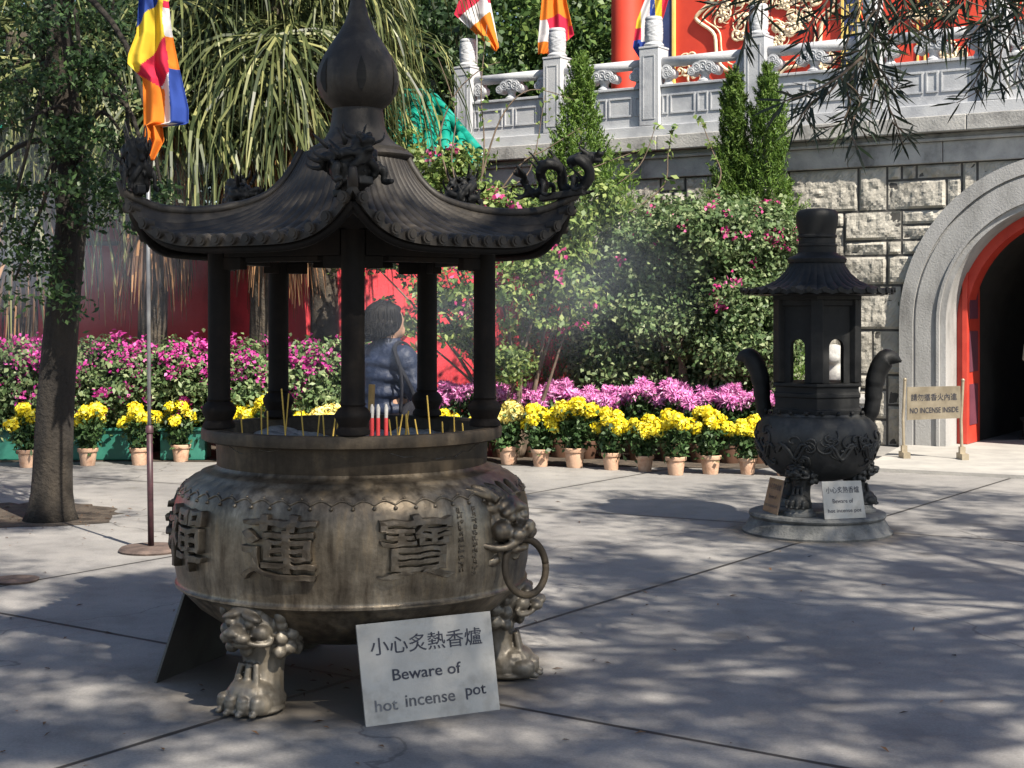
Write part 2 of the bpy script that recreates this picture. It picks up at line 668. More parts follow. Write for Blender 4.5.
M['bark'] = mk('bark', lin(.007, .0055, .0045), lin(.032, .025, .018), 7, .95, bump=1.0, bscale=30, stretch=(1, 1, .25))
M['palmbark'] = mk('palm_bark', lin(.03, .024, .018), lin(.07, .055, .04), 9, .95, bump=1, bscale=25)
M['twig'] = mk('twig_bark', lin(.07, .05, .035), lin(.15, .11, .08), 12, .9)
M['soil'] = mk('soil', lin(.03, .022, .016), lin(.085, .065, .047), 8, 1, bump=1, bscale=30)
M['terracotta'] = mk('terracotta', lin(.40, .23, .15), lin(.52, .34, .235), 9, .85, c3=lin(.46, .30, .21), bump=.25)
M['greentub'] = mk('green_tub', lin(.012, .10, .075), lin(.025, .15, .11), 5, .5)
M['pole'] = mk('galvanised_pole', lin(.25, .25, .26), lin(.38, .38, .38), 12, .45, .6)
M['polered'] = mk('maroon_paint', lin(.022, .009, .012), lin(.06, .022, .028), 20, .5)
M['rust'] = mk('rusty_plate', lin(.05, .035, .03), lin(.12, .085, .07), 9, .8, bump=.4)
M['f_blue'] = mk('flag_blue', lin(.03, .075, .36), None, rough=.85)
M['f_yellow'] = mk('flag_yellow', lin(.78, .58, .045), None, rough=.85)
M['f_red'] = mk('flag_red', lin(.62, .02, .07), None, rough=.85)
M['f_white'] = mk('flag_white', lin(.72, .70, .70), None, rough=.85)
M['f_orange'] = mk('flag_orange', lin(.80, .24, .02), None, rough=.85)
for k in ('f_blue', 'f_yellow', 'f_red', 'f_white', 'f_orange'):       # thin cloth lets light through
    nt = M[k].node_tree
    b = nt.nodes['Principled BSDF']
    t = N(nt, 'ShaderNodeBsdfTranslucent')
    t.inputs[0].default_value = b.inputs['Base Color'].default_value
    mx = N(nt, 'ShaderNodeMixShader')
    mx.inputs[0].default_value = .4
    nt.links.new(b.outputs[0], mx.inputs[1])
    nt.links.new(t.outputs[0], mx.inputs[2])
    nt.links.new(mx.outputs[0], nt.nodes['Material Output'].inputs[0])
M['skin'] = mk('skin', lin(.42, .24, .16), lin(.47, .28, .19), 20, .5)
M['hair'] = mk('black_hair', lin(.003, .0025, .0025), lin(.008, .007, .0065), 30, .6, spec=.2, stretch=(1, 1, .1))
M['jacket'] = mk('navy_jacket', lin(.005, .011, .032), lin(.008, .016, .043), 8, .6, bump=.5, bscale=25)
M['trousers'] = mk('dark_trousers', lin(.012, .012, .016), lin(.02, .02, .025), 10, .9)
M['bag'] = mk('black_bag', lin(.008, .008, .012), lin(.016, .017, .022), 10, .8, spec=.15)
M['cream'] = mk('stand_in_cream', lin(.5, .46, .34), lin(.62, .58, .45), 5, .7)
M['stick'] = mk('yellow_stick', lin(.45, .29, .05), lin(.55, .38, .08), 12, .8)
M['redstick'] = mk('red_joss', lin(.35, .02, .025), lin(.45, .04, .04), 12, .7)
M['greystick'] = mk('grey_joss_tip', lin(.25, .24, .23), lin(.4, .39, .38), 30, .9)
M['goldstick'] = mk('brown_joss', lin(.22, .14, .05), lin(.32, .21, .08), 20, .8)
M['slot_shade'] = mk('slot_shade_black', lin(.004, .004, .004), None, rough=.9)  # flat black that stands for the darkness inside the finial openings
g = lin
M['lf_bush'] = leafmat('bougainvillea_leaf', [(0, g(.04, .08, .026)), (.5, g(.11, .17, .065)), (.85, g(.20, .26, .12)), (1, g(.30, .345, .18))], .3)
M['lf_loose'] = leafmat('pale_leaf', [(0, g(.06, .11, .03)), (.5, g(.14, .21, .055)), (1, g(.30, .36, .12))], .4)
M['lf_dark'] = leafmat('dark_leaf', [(0, g(.010, .026, .009)), (.6, g(.028, .06, .02)), (1, g(.07, .125, .04))], .25)
M['lf_bg'] = leafmat('background_leaf', [(0, g(.016, .04, .012)), (.6, g(.06, .115, .03)), (1, g(.16, .23, .06))], .3)
M['lf_cyp'] = leafmat('cypress_leaf', [(0, g(.04, .09, .014)), (.5, g(.10, .18, .03)), (1, g(.18, .27, .058))], .3)
M['lf_mum'] = leafmat('chrysanthemum_leaf', [(0, g(.02, .05, .016)), (.6, g(.05, .10, .03)), (1, g(.11, .18, .07))], .25)
M['lf_pod'] = leafmat('podocarpus_leaf', [(0, g(.006, .012, .006)), (.7, g(.012, .022, .010)), (1, g(.04, .06, .02))], .06, .55)
M['lf_palm'] = leafmat('palm_leaf', [(0, g(.018, .03, .010)), (.4, g(.052, .072, .026)), (.8, g(.145, .165, .062)), (1, g(.34, .34, .14))], .35, .4)
M['lf_dead'] = leafmat('dead_palm_leaf', [(0, g(.045, .022, .012)), (.5, g(.13, .068, .034)), (.85, g(.25, .13, .055)), (1, g(.36, .20, .10))], .25, .6)
M['mag'] = leafmat('magenta_bract', [(0, g(.33, .015, .16)), (.6, g(.52, .04, .30)), (1, g(.66, .14, .42))], .35)
M['rose'] = leafmat('rose_bract', [(0, g(.42, .02, .14)), (.6, g(.58, .06, .25)), (1, g(.70, .20, .38))], .35)
M['yel'] = leafmat('yellow_petal', [(0, g(.78, .58, .006)), (.5, g(.88, .75, .035)), (1, g(.92, .85, .18))], .25)
M['pale'] = leafmat('pale_yellow_petal', [(0, g(.68, .52, .10)), (.5, g(.78, .68, .22)), (1, g(.84, .78, .38))], .25)
M['pink'] = leafmat('pink_petal', [(0, g(.58, .12, .40)), (.5, g(.74, .28, .58)), (1, g(.86, .52, .76))], .25)
del g


def smooth_path(pts, n=6):
    """Catmull-Rom through pts"""
    pts = [Vector(p) for p in pts]
    q = [pts[0]] + pts + [pts[-1]]
    out = []
    for i in range(1, len(q) - 2):
        p0, p1, p2, p3 = q[i - 1], q[i], q[i + 1], q[i + 2]
        for k in range(n):
            t = k / n
            out.append(.5 * ((2 * p1) + (p2 - p0) * t + (2 * p0 - 5 * p1 + 4 * p2 - p3) * t * t + (3 * p1 - p0 - 3 * p2 + p3) * t ** 3))
    out.append(pts[-1])
    return out


ORD = ['first', 'second', 'third', 'fourth', 'fifth', 'sixth', 'seventh', 'eighth', 'ninth', 'tenth', 'eleventh', 'twelfth', 'thirteenth', 'fourteenth', 'fifteenth', 'sixteenth', 'seventeenth', 'eighteenth', 'nineteenth', 'twentieth']

# ================================================================== SETTING
gm = MB()
gm.grid(lambda u, v: ((u - .5) * 500, -60 + v * 460, 0), 10, 10)
tag(gm.build('ground', M['ground']), kind='structure')

# raised landing before the arch
lm = MB()
a, b_, c_, d_ = G(862, 471), G(1110, 483.5), G(1110, 440), G(906, 446)
lm.add([a, b_, c_, d_] + [v + Vector((0, 0, .035)) for v in (a, b_, c_, d_)], [(4, 5, 6, 7), (0, 1, 5, 4), (1, 2, 6, 5), (2, 3, 7, 6), (3, 0, 4, 7)])
M['landing'] = mk('landing_concrete', lin(.27, .26, .245), lin(.36, .345, .32), 3, .85, bump=.3, bscale=60)
tag(lm.build('pavement', M['landing']), kind='structure')

# earth round the tree, planting bed behind the pots
rng = np.random.default_rng(5)


def sheet(name, pts, z, mat, kind='structure', bumpy=0):
    s = MB()
    s.add([(p[0], p[1], z) for p in pts], [tuple(range(len(pts)))])
    return tag(s.build(name, mat), kind=kind)


ep = [G(-60, 505), G(20, 503.5), G(70, 503), G(118, 508), G(121, 514), G(108, 522), G(70, 526), G(20, 527), G(-60, 528)]
ep2 = []
for i in range(len(ep)):
    p, q = ep[i], ep[(i + 1) % len(ep)]
    for k in range(5):
        t = p.lerp(q, k / 5)
        ep2.append((t.x + rng.normal() * .025, t.y + rng.normal() * .04))
sheet('soil_ground', ep2[::-1], .004, M['soil'])
bed = [(-9, 14.85), (-4, 15.35), (-1.5, 15.15), (2.4, 14.6), (3.0, 15.3), (3.6, 17.3), (1.2, 19.0), (-9, 19)]
sheet('planting_bed_ground', bed, .006, M['soil'])

# ------------------------------------------------------------------ terrace wall with arch
WA = rad(33)
T_ = Vector((math.cos(WA), -math.sin(WA), 0))         # along the wall to the right
Nn = Vector((-math.sin(WA), -math.cos(WA), 0))        # out of the wall towards the courtyard
W0 = Vector((4.4, 17.0, 0))


def wp(s, d, z):
    """point at s along the terrace wall, d out of its face, height z"""
    return W0 + T_ * s + Nn * d + Vector((0, 0, z))


WR = Matrix.Rotation(-WA, 3, 'Z')
SCX, ZC, RO = 1.84, 1.41, 1.82


def wbox(mb, s0, s1, d0, d1, z0, z1, mi=0):
    mb.box(wp((s0 + s1) / 2, (d0 + d1) / 2, (z0 + z1) / 2), (s1 - s0, abs(d1 - d0), z1 - z0), -WA, mi)


wall = thing('terrace_wall', 'rusticated grey stone terrace wall pierced by an arched gateway', 'wall', W0)


def wbuild(mb, name, mat, parent, **kw):
    mb.v = [tuple(Vector(v) - Vector(parent_loc(parent))) for v in mb.v]
    return mb.build(name, mat, parent, **kw)


def parent_loc(o):
    l = Vector((0, 0, 0))
    while o is not None:
        l += o.location
        o = o.parent
    return l


S0, S1 = -6.1, 7.5
# mortar core: left of the arch, right of it, above it
core = MB()
n = 28
arc = [(SCX - (RO - .06) * math.cos(PI * k / n), ZC + (RO - .06) * math.sin(PI * k / n)) for k in range(n + 1)]
outl = [(S0, 0), (SCX - RO + .06, 0)] + arc + [(SCX + RO - .06, 0), (S1, 0), (S1, 3.78), (S0, 3.78)]
vf = [wp(s, 0, z) for s, z in outl]
vb = [wp(s, -.6, z) for s, z in outl]
k = len(outl)
core.add(vf + vb, [tuple(range(k)), tuple(range(k, 2 * k))[::-1]] + [(i, k + i, k + (i + 1) % k, (i + 1) % k) for i in range(k)])
wbuild(core, 'wall_core', M['mortar'], wall)

# stone blocks: random ashlar, rock-faced
rnd = random.Random(11)
U = .17
cols, rows = int((S1 - S0) / U), 19
z0b = 3.19 - rows * U
occ = [[False] * cols for _ in range(rows)]
blocks = []
for r in range(rows - 1, -1, -1):
    for c in range(cols):
        if occ[r][c]:
            continue
        ww = rnd.choice([1, 2, 2, 3, 3, 4, 4, 5])
        hh = rnd.choice([1, 1, 2, 2, 3, 3]) if ww > 1 else rnd.choice([1, 2, 2, 3])
        wd = 0
        while wd < ww and c + wd < cols and not occ[r][c + wd]:
            wd += 1
        if wd > 1 and c + wd < cols and wd == ww and False:
            pass
        hd = 1
        while hd < hh and r - hd >= 0 and all(not occ[r - hd][c + i] for i in range(wd)):
            hd += 1
        for i in range(wd):
            for j in range(hd):
                occ[r - j][c + i] = True
        blocks.append((S0 + c * U, S0 + (c + wd) * U, z0b + (r - hd + 1) * U, z0b + (r + 1) * U))
bm_ = MB()
nrng = np.random.default_rng(3)
for s0, s1, z0, z1 in blocks:
    z0 = max(z0, .0)
    mx_, mz_ = (s0 + s1) / 2, (z0 + z1) / 2
    if z1 - z0 < .05:
        continue
    far = max(math.hypot((x - SCX), max(0, z - ZC)) for x in (s0, s1) for z in (z0, z1))
    near = min(math.hypot(min(max(SCX, s0), s1) - SCX, max(0, z0 - ZC)), 99)
    if far < RO + .02 or (abs(mx_ - SCX) < RO - .12 and mz_ < ZC):
        continue
    g_ = .014
    s0 += g_; s1 -= g_; z0 += g_; z1 -= g_
    nx, nz = max(4, int((s1 - s0) / .026)), max(4, int((z1 - z0) / .026))
    H = nrng.uniform(.006, .018)
    hts = nrng.normal(size=(nz + 1, nx + 1))
    hts = (hts + np.roll(hts, 1, 0) + np.roll(hts, 1, 1) + np.roll(hts, -1, 0) + np.roll(hts, -1, 1)) / 5
    lowf = nrng.normal(size=(nz + 1, nx + 1))
    for _ in range(5):
        lowf = (lowf * 2 + np.roll(lowf, 1, 0) + np.roll(lowf, 1, 1) + np.roll(lowf, -1, 0) + np.roll(lowf, -1, 1)) / 6
    hts = hts * .9 + lowf * 1.3
    tilt = nrng.normal(size=2) * .02
    hasarch = near < RO

    def fn(u, v):
        i, j = round(u * nx), round(v * nz)
        edge = i in (0, nx) or j in (0, nz)
        d = .004 if edge else .012 + H * min(1, 2.6 * min(u, 1 - u) + .35) * min(1, 2.6 * min(v, 1 - v) + .35) + .011 * hts[j, i] + tilt[0] * (u - .5) + tilt[1] * (v - .5)
        x, z = s0 + (s1 - s0) * u, z0 + (z1 - z0) * v
        if hasarch:                                   # keep clear of the arch ring
            q = math.hypot(x - SCX, max(0, z - ZC))
            if q < RO - .03:
                d = -.03
            if q < 1.55:
                if z > ZC:
                    x, z = SCX + (x - SCX) * 1.55 / q, ZC + (z - ZC) * 1.55 / q
                else:
                    x = SCX + math.copysign(1.55, x - SCX)
                return wp(x, -.04, z)
        return wp(x, max(d, -.03) if not edge else d, z)
    bm_.grid(fn, nx, nz)
    # sides down to the mortar
    for (xa, za, xb, zb) in ((s0, z0, s1, z0), (s1, z0, s1, z1), (s1, z1, s0, z1), (s0, z1, s0, z0)):
        if hasarch:
            continue
        bm_.add([wp(xa, .004, za), wp(xb, .004, zb), wp(xb, -.02, zb), wp(xa, -.02, za)], [(3, 2, 1, 0)])
wbuild(bm_, 'masonry_brick', M['stone'], wall)

fr = MB()
jx = [S0, -4.7, -3.3, -1.9, -.6, .5, 1.6, 3.0, 4.4, 5.9, S1]
for i in range(len(jx) - 1):
    wbox(fr, jx[i] + .004, jx[i + 1] - .004, -.05, .06, 3.19, 3.425)
wbuild(fr, 'frieze', M['frieze'], wall, bevel=.008)
cn = MB()
wbox(cn, S0, S1, -.05, .10, 3.428, 3.465)
wbox(cn, S0, S1, -.05, .045, 3.467, 3.52)
for i in range(len(jx) - 1):
    wbox(cn, jx[i] + .3, min(jx[i + 1] + .3, S1) - .006, -.05, .19, 3.522, 3.70)
wbox(cn, S0, S0 + .3, -.05, .19, 3.522, 3.70)
wbuild(cn, 'cornice', M['frieze'], wall, bevel=.01)


# arch surround: stepped rings down to the ground
def arch_ring(mb, r0, r1, d0, d1, n=40):
    """solid ring between radii r0<r1 and depths d0<d1 (out of wall)"""
    pl = []
    for q in range(n + 3):
        if q == 0:
            pl.append((-1, 0.0))
        elif q == n + 2:
            pl.append((1, 0.0))
        else:
            a_ = PI * (q - 1) / n
            pl.append((-math.cos(a_), ZC + 0 * a_, math.sin(a_)))
    vs_, fs = [], []
    for q in pl:
        for r in (r0, r1):
            for d in (d0, d1):
                if len(q) == 2:
                    vs_.append(wp(SCX + q[0] * r, d, 0))
                else:
                    vs_.append(wp(SCX + q[0] * r, d, ZC + q[2] * r))
    for q in range(len(pl) - 1):
        A, B = q * 4, (q + 1) * 4
        fs += [(A + 1, A + 3, B + 3, B + 1), (A, A + 1, B + 1, B), (A + 3, A + 2, B + 2, B + 3), (A + 2, A, B, B + 2)]
    mb.add(vs_, fs)


ar = MB()
arch_ring(ar, 1.665, 1.82, -.05, .10)
arch_ring(ar, 1.64, 1.663, -.05, .065)
arch_ring(ar, 1.40, 1.638, -.05, .085)
arch_ring(ar, 1.365, 1.398, -.05, .11)
arch_ring(ar, 1.30, 1.363, -.42, .075)
wbuild(ar, 'arch_surround', M['archstone'], wall, smooth=True, angle=35)
rf = MB()
arch_ring(rf, 1.19, 1.298, -.62, -.34)
wbuild(rf, 'door_frame', M['reddoor'], wall, smooth=True, angle=35)
for sg in (-1, 1):
    dl = MB()
    s_in = SCX + sg * 1.20
    wbox(dl, s_in - .03, s_in + .03, -.80, -.30, .04, 2.0)
    do = wbuild(dl, 'door_leaf', M['reddoor'], wall, bevel=.004)
    pn = MB()
    for dz in (.25, .85, 1.45):
        for q in (-.58,):
            wbox(pn, s_in - sg * .034 - .004, s_in - sg * .034 + .004, q - .12, q + .20, dz, dz + .46)
    wbuild(pn, 'door_panel', mk('door_panel_paint', lin(.10, .03, .05), lin(.14, .04, .06), 4, .5), do)
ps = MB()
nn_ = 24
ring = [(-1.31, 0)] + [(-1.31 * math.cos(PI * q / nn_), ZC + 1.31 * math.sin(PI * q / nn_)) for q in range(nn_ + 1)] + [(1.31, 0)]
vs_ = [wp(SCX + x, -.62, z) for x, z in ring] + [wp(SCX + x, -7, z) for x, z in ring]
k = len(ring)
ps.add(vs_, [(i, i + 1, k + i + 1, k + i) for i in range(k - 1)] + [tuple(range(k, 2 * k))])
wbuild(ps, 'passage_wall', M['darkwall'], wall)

# terrace floor and end
tf = MB()
wbox(tf, S0, 14, -16, .04, 3.55, 3.72)
tag(tf.build('terrace_floor', M['frieze']), kind='structure')
te = MB()
wbox(te, S0 + .02, S0 + .3, -14, -.62, 0, 3.54)
te_o = te.build('terrace_side_wall', M['frieze'])
tag(te_o, 'plain weathered side wall of the terrace behind the shrubs', 'wall')

# balustrade
bal = thing('balustrade', 'white carved granite balustrade with cloud supports along the terrace edge', 'balustrade', wp(-6, 0, 3.70))
PS = [-5.98 + 1.412 * i for i in range(7)]
kb = MB()
wbox(kb, S0, S1, -.17, .10, 3.702, 3.84)
wbuild(kb, 'base_course', M['white'], bal, bevel=.008)


def cloud_outline(w_, h_):
    out = []
    for i in range(72):
        a_ = 2 * PI * i / 72
        r = 1 + .13 * abs(math.cos(2.5 * a_ - PI / 4 * 0)) ** .7
        out.append((math.cos(a_) * w_ * r * .5, math.sin(a_) * h_ * r * .5))
    return out


for i, s in enumerate(PS):
    pm = MB()
    wbox(pm, s - .135, s + .135, -.17, .10, 3.842, 4.80)
    wbox(pm, s - .142, s + .142, -.177, .107, 4.802, 4.83)
    brown = i == 0
    c = wp(s, -.035, 0)
    pm.lathe([(.0, 4.83), (.12, 4.837), (.13, 4.86), (.105, 4.885), (.105, 5.16), (.112, 5.18), (.10, 5.21), (.0, 5.212)], 24, c)
    o = wbuild(pm, 'post', M['white'], bal, smooth=True, angle=30, bevel=.006)
    fl = MB()                                              # raised border on the face
    for (x0, x1, z0, z1) in ((s - .085, s - .07, 3.92, 4.72), (s + .07, s + .085, 3.92, 4.72), (s - .068, s + .068, 3.92, 3.935), (s - .068, s + .068, 4.705, 4.72)):
        wbox(fl, x0, x1, .099, .106, z0, z1)
    wbuild(fl, 'post_border', M['white'], o)
    fl = MB()                                              # cloud relief round the finial
    ph = [rnd.uniform(0, 6) for _ in range(4)]
    fl.grid(lambda u, v: c + Vector(((.106 + .012 * abs(math.sin(3 * 2 * PI * u + 5 * math.sin(7 * v + ph[0]) + ph[1])) ** .6 * math.sin(PI * v) ** .4) * math.cos(2 * PI * u), (.106 + .012 * abs(math.sin(3 * 2 * PI * u + 5 * math.sin(7 * v + ph[0]) + ph[1])) ** .6 * math.sin(PI * v) ** .4) * math.sin(2 * PI * u), 4.895 + .26 * v)), 64, 24, closed_u=True)
    wbuild(fl, 'carved_pattern', M['white'], o, smooth=True)
for i in range(len(PS) - 1):
    a_, b2 = PS[i] + .136, PS[i + 1] - .136
    mid = (a_ + b2) / 2
    rl = MB()
    rl.tube([wp(a_, -.035, 4.63), wp(mid, -.035, 4.63), wp(b2, -.035, 4.63)], .066, 14)
    wbuild(rl, 'rail', M['white'], bal, smooth=True)
    pb = MB()
    wbox(pb, a_, b2, -.10, .03, 3.842, 4.31)
    wbox(pb, a_, b2, -.13, .06, 4.312, 4.345)
    po = wbuild(pb, 'panel', M['white'], bal, bevel=.005)
    pr = MB()
    L_ = b2 - a_
    for f0, f1 in ((.015, .085), (.115, .41), (.44, .56), (.59, .885), (.915, .985)):
        x0, x1, z0, z1 = a_ + f0 * L_, a_ + f1 * L_, 3.98, 4.22
        for bx in ((x0, x1, z0, z0 + .018), (x0, x1, z1 - .018, z1), (x0, x0 + .018, z0 + .019, z1 - .019), (x1 - .018, x1, z0 + .019, z1 - .019)):
            wbox(pr, bx[0], bx[1], .029, .042, bx[2], bx[3])
    wbuild(pr, 'panel_trim', M['white'], po)
    for kx, wd in ((a_ + .07, .16), (mid, .40), (b2 - .07, .16)):
        cm = MB()
        if wd > .3:
            cm.lathe([(.085, 4.346), (.085, 4.365), (.055, 4.385), (.05, 4.42), (.075, 4.46)], 16, wp(kx, -.035, 0), cap=True)
        else:
            cm.lathe([(.06, 4.346), (.06, 4.365), (.045, 4.385), (.042, 4.42), (.055, 4.46)], 14, wp(kx, -.035, 0), cap=True)
        lobes = ((0, .055, .082), (-.085, .035, .068), (.085, .035, .068), (-.155, -.008, .056), (.155, -.008, .056)) if wd > .3 else ((0, .04, .07), (.0, -.01, .066))
        if wd < .3:
            lobes = lobes + (((.055, -.005, .056),) if kx < mid else ((-.055, -.005, .056),))
        for q, (lx, lz, lr) in enumerate(lobes):
            Mx = Matrix.Translation(wp(kx + lx, -.095 - .003 * q, 4.485 + lz)) @ Matrix(((T_.x, 0, Nn.x, 0), (T_.y, 0, Nn.y, 0), (0, 1, 0, 0), (0, 0, 0, 1)))
            cm.prism([(lr * math.cos(2 * PI * t / 24), lr * math.sin(2 * PI * t / 24)) for t in range(24)], Mx, .12 + .006 * q)
            sp = []
            for t in range(24):
                an, rr = t * .55, lr * (.14 + .033 * t)
                sp.append(wp(kx + lx + rr * math.cos(an), .027 + .003 * q, 4.485 + lz + rr * math.sin(an)))
            cm.tube(sp, .008, 5)
        wbuild(cm, 'cloud_baluster', M['white'], bal, smooth=True, angle=40)

# ------------------------------------------------------------------ temple hall on the terrace
HD = -3.2
hall = thing('temple_hall', 'vermilion temple hall with gilt scroll reliefs standing on the terrace', 'building', wp(0, HD, 3.72))


def hb(mb, name, mat, **kw):
    return wbuild(mb, name, mat, hall, **kw)


def hs(px):
    """s on the hall front for a picture column"""
    u = (px - CX) / F
    # X = u*Y ; W0 + T s + Nn*HD
    A = W0 + Nn * HD
    return (u * A.y - A.x) / (T_.x - u * T_.y)


def hz(px, py):
    s = hs(px)
    Y = (W0 + Nn * HD + T_ * s).y
    return CAMH + (HY - py) * Y / F


hw = MB()
wbox(hw, hs(640), hs(1500), HD - 4, HD, 3.722, 8.2)
hb(hw, 'wall', M['redbldg'])
hc = MB()
sc_ = hs(630)
hc.lathe([(.30, 3.722), (.30, 3.8), (.235, 3.86), (.23, 8.2)], 28, wp(sc_, HD + .1, 0), cap=True)
hb(hc, 'column', M['redbldg'], smooth=True, angle=40)
for px in (668, 852):
    s = hs(px)
    strip = MB()
    wbox(strip, s - .10, s + .10, HD + .002, HD + .05, 3.722, 8.2)
    so_ = hb(strip, 'border_strip', M['navy'])
    ys = MB()
    for e in (-.115, .115):
        wbox(ys, s + e - .016, s + e + .016, HD + .002, HD + .07, 3.722, 8.2)
    if px == 852:
        for q in range(14):
            z = 4.3 + q * .26
            wbox(ys, s - .06, s + .06, HD + .051, HD + .062, z, z + .03)
            wbox(ys, s - .06, s - .03, HD + .051, HD + .062, z + .032, z + .15)
            wbox(ys, s + .0, s + .06, HD + .051, HD + .062, z + .12, z + .15)
    hb(ys, 'border_pattern', M['yellowpaint'])


def ornament(cs, cz, w_, h_, seed, outline=True, curls=46):
    r = random.Random(seed)
    om = MB()

    def og(t):                                            # ogee lozenge
        a_ = 2 * PI * t
        c0, s0_ = math.cos(a_), math.sin(a_)
        x = math.copysign(abs(c0) ** 1.35, c0)
        z = math.copysign(abs(s0_) ** 1.35, s0_)
        k_ = 1 + .10 * math.cos(8 * a_)
        return x * w_ * k_, z * h_ * k_
    if outline:
        for sc in (1.0, .9):
            om.tube([wp(cs + og(t / 90)[0] * sc, HD + .03, cz + og(t / 90)[1] * sc) for t in range(91)], .028 if sc == 1 else .012, 6)
    for q in range(curls):
        while True:
            x, z = r.uniform(-1, 1), r.uniform(-1, 1)
            if abs(x) + abs(z) < .95:
                break
        x, z = cs + x * w_ * .86, cz + z * h_ * .86
        dr, an0, m = r.choice((-1, 1)), r.uniform(0, 6.28), r.uniform(.7, 1.3)
        sp = [wp(x + (.010 + .0048 * t) * m * math.cos(an0 + dr * t * .42), HD + .022, z + (.010 + .0048 * t) * m * math.sin(an0 + dr * t * .42)) for t in range(20)]
        om.tube(sp, [.017 * m] * 14 + [.014 * m, .012 * m, .01 * m, .008 * m, .006 * m, .004 * m], 5)
        om.ball(wp(x, HD + .03, z), .024 * m, 7, 5)
    return om


hb(ornament(hs(768), hz(768, 10), 1.02, 1.08, 4, curls=120), 'gilt_medallion', M['gold'], smooth=True)
hb(ornament(hs(694), hz(694, 66), .36, .30, 8, False, 16), 'gilt_corner_scroll', M['gold'], smooth=True)
hb(ornament(hs(826), hz(826, 66), .26, .26, 9, False, 12), 'gilt_corner_scroll', M['gold'], smooth=True)
hb(ornament(hs(935), hz(935, 12), .45, .13, 10, False, 14), 'gilt_scroll', M['gold'], smooth=True)
hb(ornament(hs(950), hz(950, 56), .22, .2, 12, False, 14), 'gilt_rosette', M['gold'], smooth=True)
hb(ornament(hs(1075), hz(1075, 20), .9, 1.0, 13, True, 60), 'gilt_medallion', M['gold'], smooth=True)
dr_ = MB()
for px in (918, 925, 1000):
    s = hs(px)
    wbox(dr_, s - .012, s + .012, HD + .002, HD + .02, 3.722, 8.2)
hb(dr_, 'panel_moulding', M['yellowpaint'])

# ------------------------------------------------------------------ crimson garden wall with green tile coping
RWY = 17.6
rw = thing('garden_wall', 'crimson plastered garden wall behind the palms with green tile coping', 'wall', (-4, RWY, 0))
q = MB()
q.box((-5.2, 0.15, 1.70), (9.7, .3, 3.4))
q.build('wall', M['redwall'], rw)
q = MB()
q.box((2.2, .4, 1.25), (5.0, .3, 2.5))
q.build('low_wall', M['redwall'], rw)
ld = MB()
ld.box((-5.2, -.03, 2.33), (9.7, .06, .05))
ld.build('ledge', M['mortar'], rw)
# coping: two slopes of roll tiles, hipped at the right-hand end
cp = MB()
X0, X1 = -10.0, 3.62                                     # local x (world - (-4))
ZE, ZR, DE = 3.30, 4.02, .55
cp.add([(X0, -DE, ZE), (X1, -DE, ZE), (X1 - .55, .15, ZR), (X0, .15, ZR), (X1, DE + .3, ZE), (X0, DE + .3, ZE),
        (X0, -DE, ZE - .08), (X1, -DE, ZE - .08), (X1, DE + .3, ZE - .08), (X0, DE + .3, ZE - .08)],
       [(0, 1, 2, 3), (1, 4, 2), (3, 2, 4, 5), (6, 7, 1, 0), (7, 8, 4, 1), (9, 8, 7, 6)])
x = X0 + .1
while x < X1 - .05:
    top = 1.0 if x < X1 - .55 else max(0.05, (X1 - x) / .55)
    a0, b0 = Vector((x, -DE - .03, ZE + .03)), Vector((x, -DE + (DE + .15) * top, ZE + .03 + (ZR - ZE) * top))
    m_ = max(1, round((b0 - a0).length / .2))
    for t in range(m_):
        p0, p1 = a0.lerp(b0, t / m_), a0.lerp(b0, (t + 1) / m_ + .01)
        cp.tube([p0, p1], [.070, .055], 10)
    x += .185
cp.tube([(X0, .15, ZR + .06), (X1 - .55, .15, ZR + .06)], .09, 10)
cp.tube([(X1 - .55, .15, ZR + .05), (X1, -DE, ZE + .06)], .06, 10)
for t in range(9):
    yy = -DE + .12 + t * .19
    tt = max(0.0, 1 - abs(yy - .15) / (DE + .15))
    q0, q1 = Vector((X1 + .02, yy, ZE + .03)), Vector((X1 - .55 * tt, yy, ZE + .03 + (ZR - ZE) * tt))
    for w_ in range(3):
        cp.tube([q0.lerp(q1, w_ / 3), q0.lerp(q1, (w_ + 1) / 3 + .02)], [.06, .048], 8)
cp.build('tile_coping', M['tile'], rw, smooth=True, angle=40)

# ================================================================== LARGE BURNER
PC = Vector((-.674, 6.36, 0))
BS = 1.012
burner = thing('incense_burner', 'large bronze incense burner under a pagoda roof, bearing raised characters', 'incense burner', PC, rad(6))
# angles are measured from the side facing the camera, positive to the right


def pol(r, ang, z):
    a_ = rad(ang)
    return Vector((r * math.sin(a_), -r * math.cos(a_), z))


prof = [(.0, .20), (.25, .205), (.42, .225), (.55, .27), (.64, .335), (.695, .395), (.712, .412), (.722, .415), (.729, .421), (.729, .428), (.722, .434), (.720, .445),
        (.731, .50), (.737, .57), (.739, .64), (.737, .70), (.729, .755), (.714, .80), (.69, .837), (.658, .861), (.632, .872), (.626, .880), (.60, .886), (.575, .893), (.567, .900), (.558, .912)]
BODY = [(r * BS, z) for r, z in prof]


def body_r(z, P_=BODY):
    for i in range(len(P_) - 1):
        if P_[i][1] <= z <= P_[i + 1][1] and P_[i + 1][1] > P_[i][1]:
            t = (z - P_[i][1]) / (P_[i + 1][1] - P_[i][1])
            return P_[i][0] + t * (P_[i + 1][0] - P_[i][0])
    return P_[-1][0]


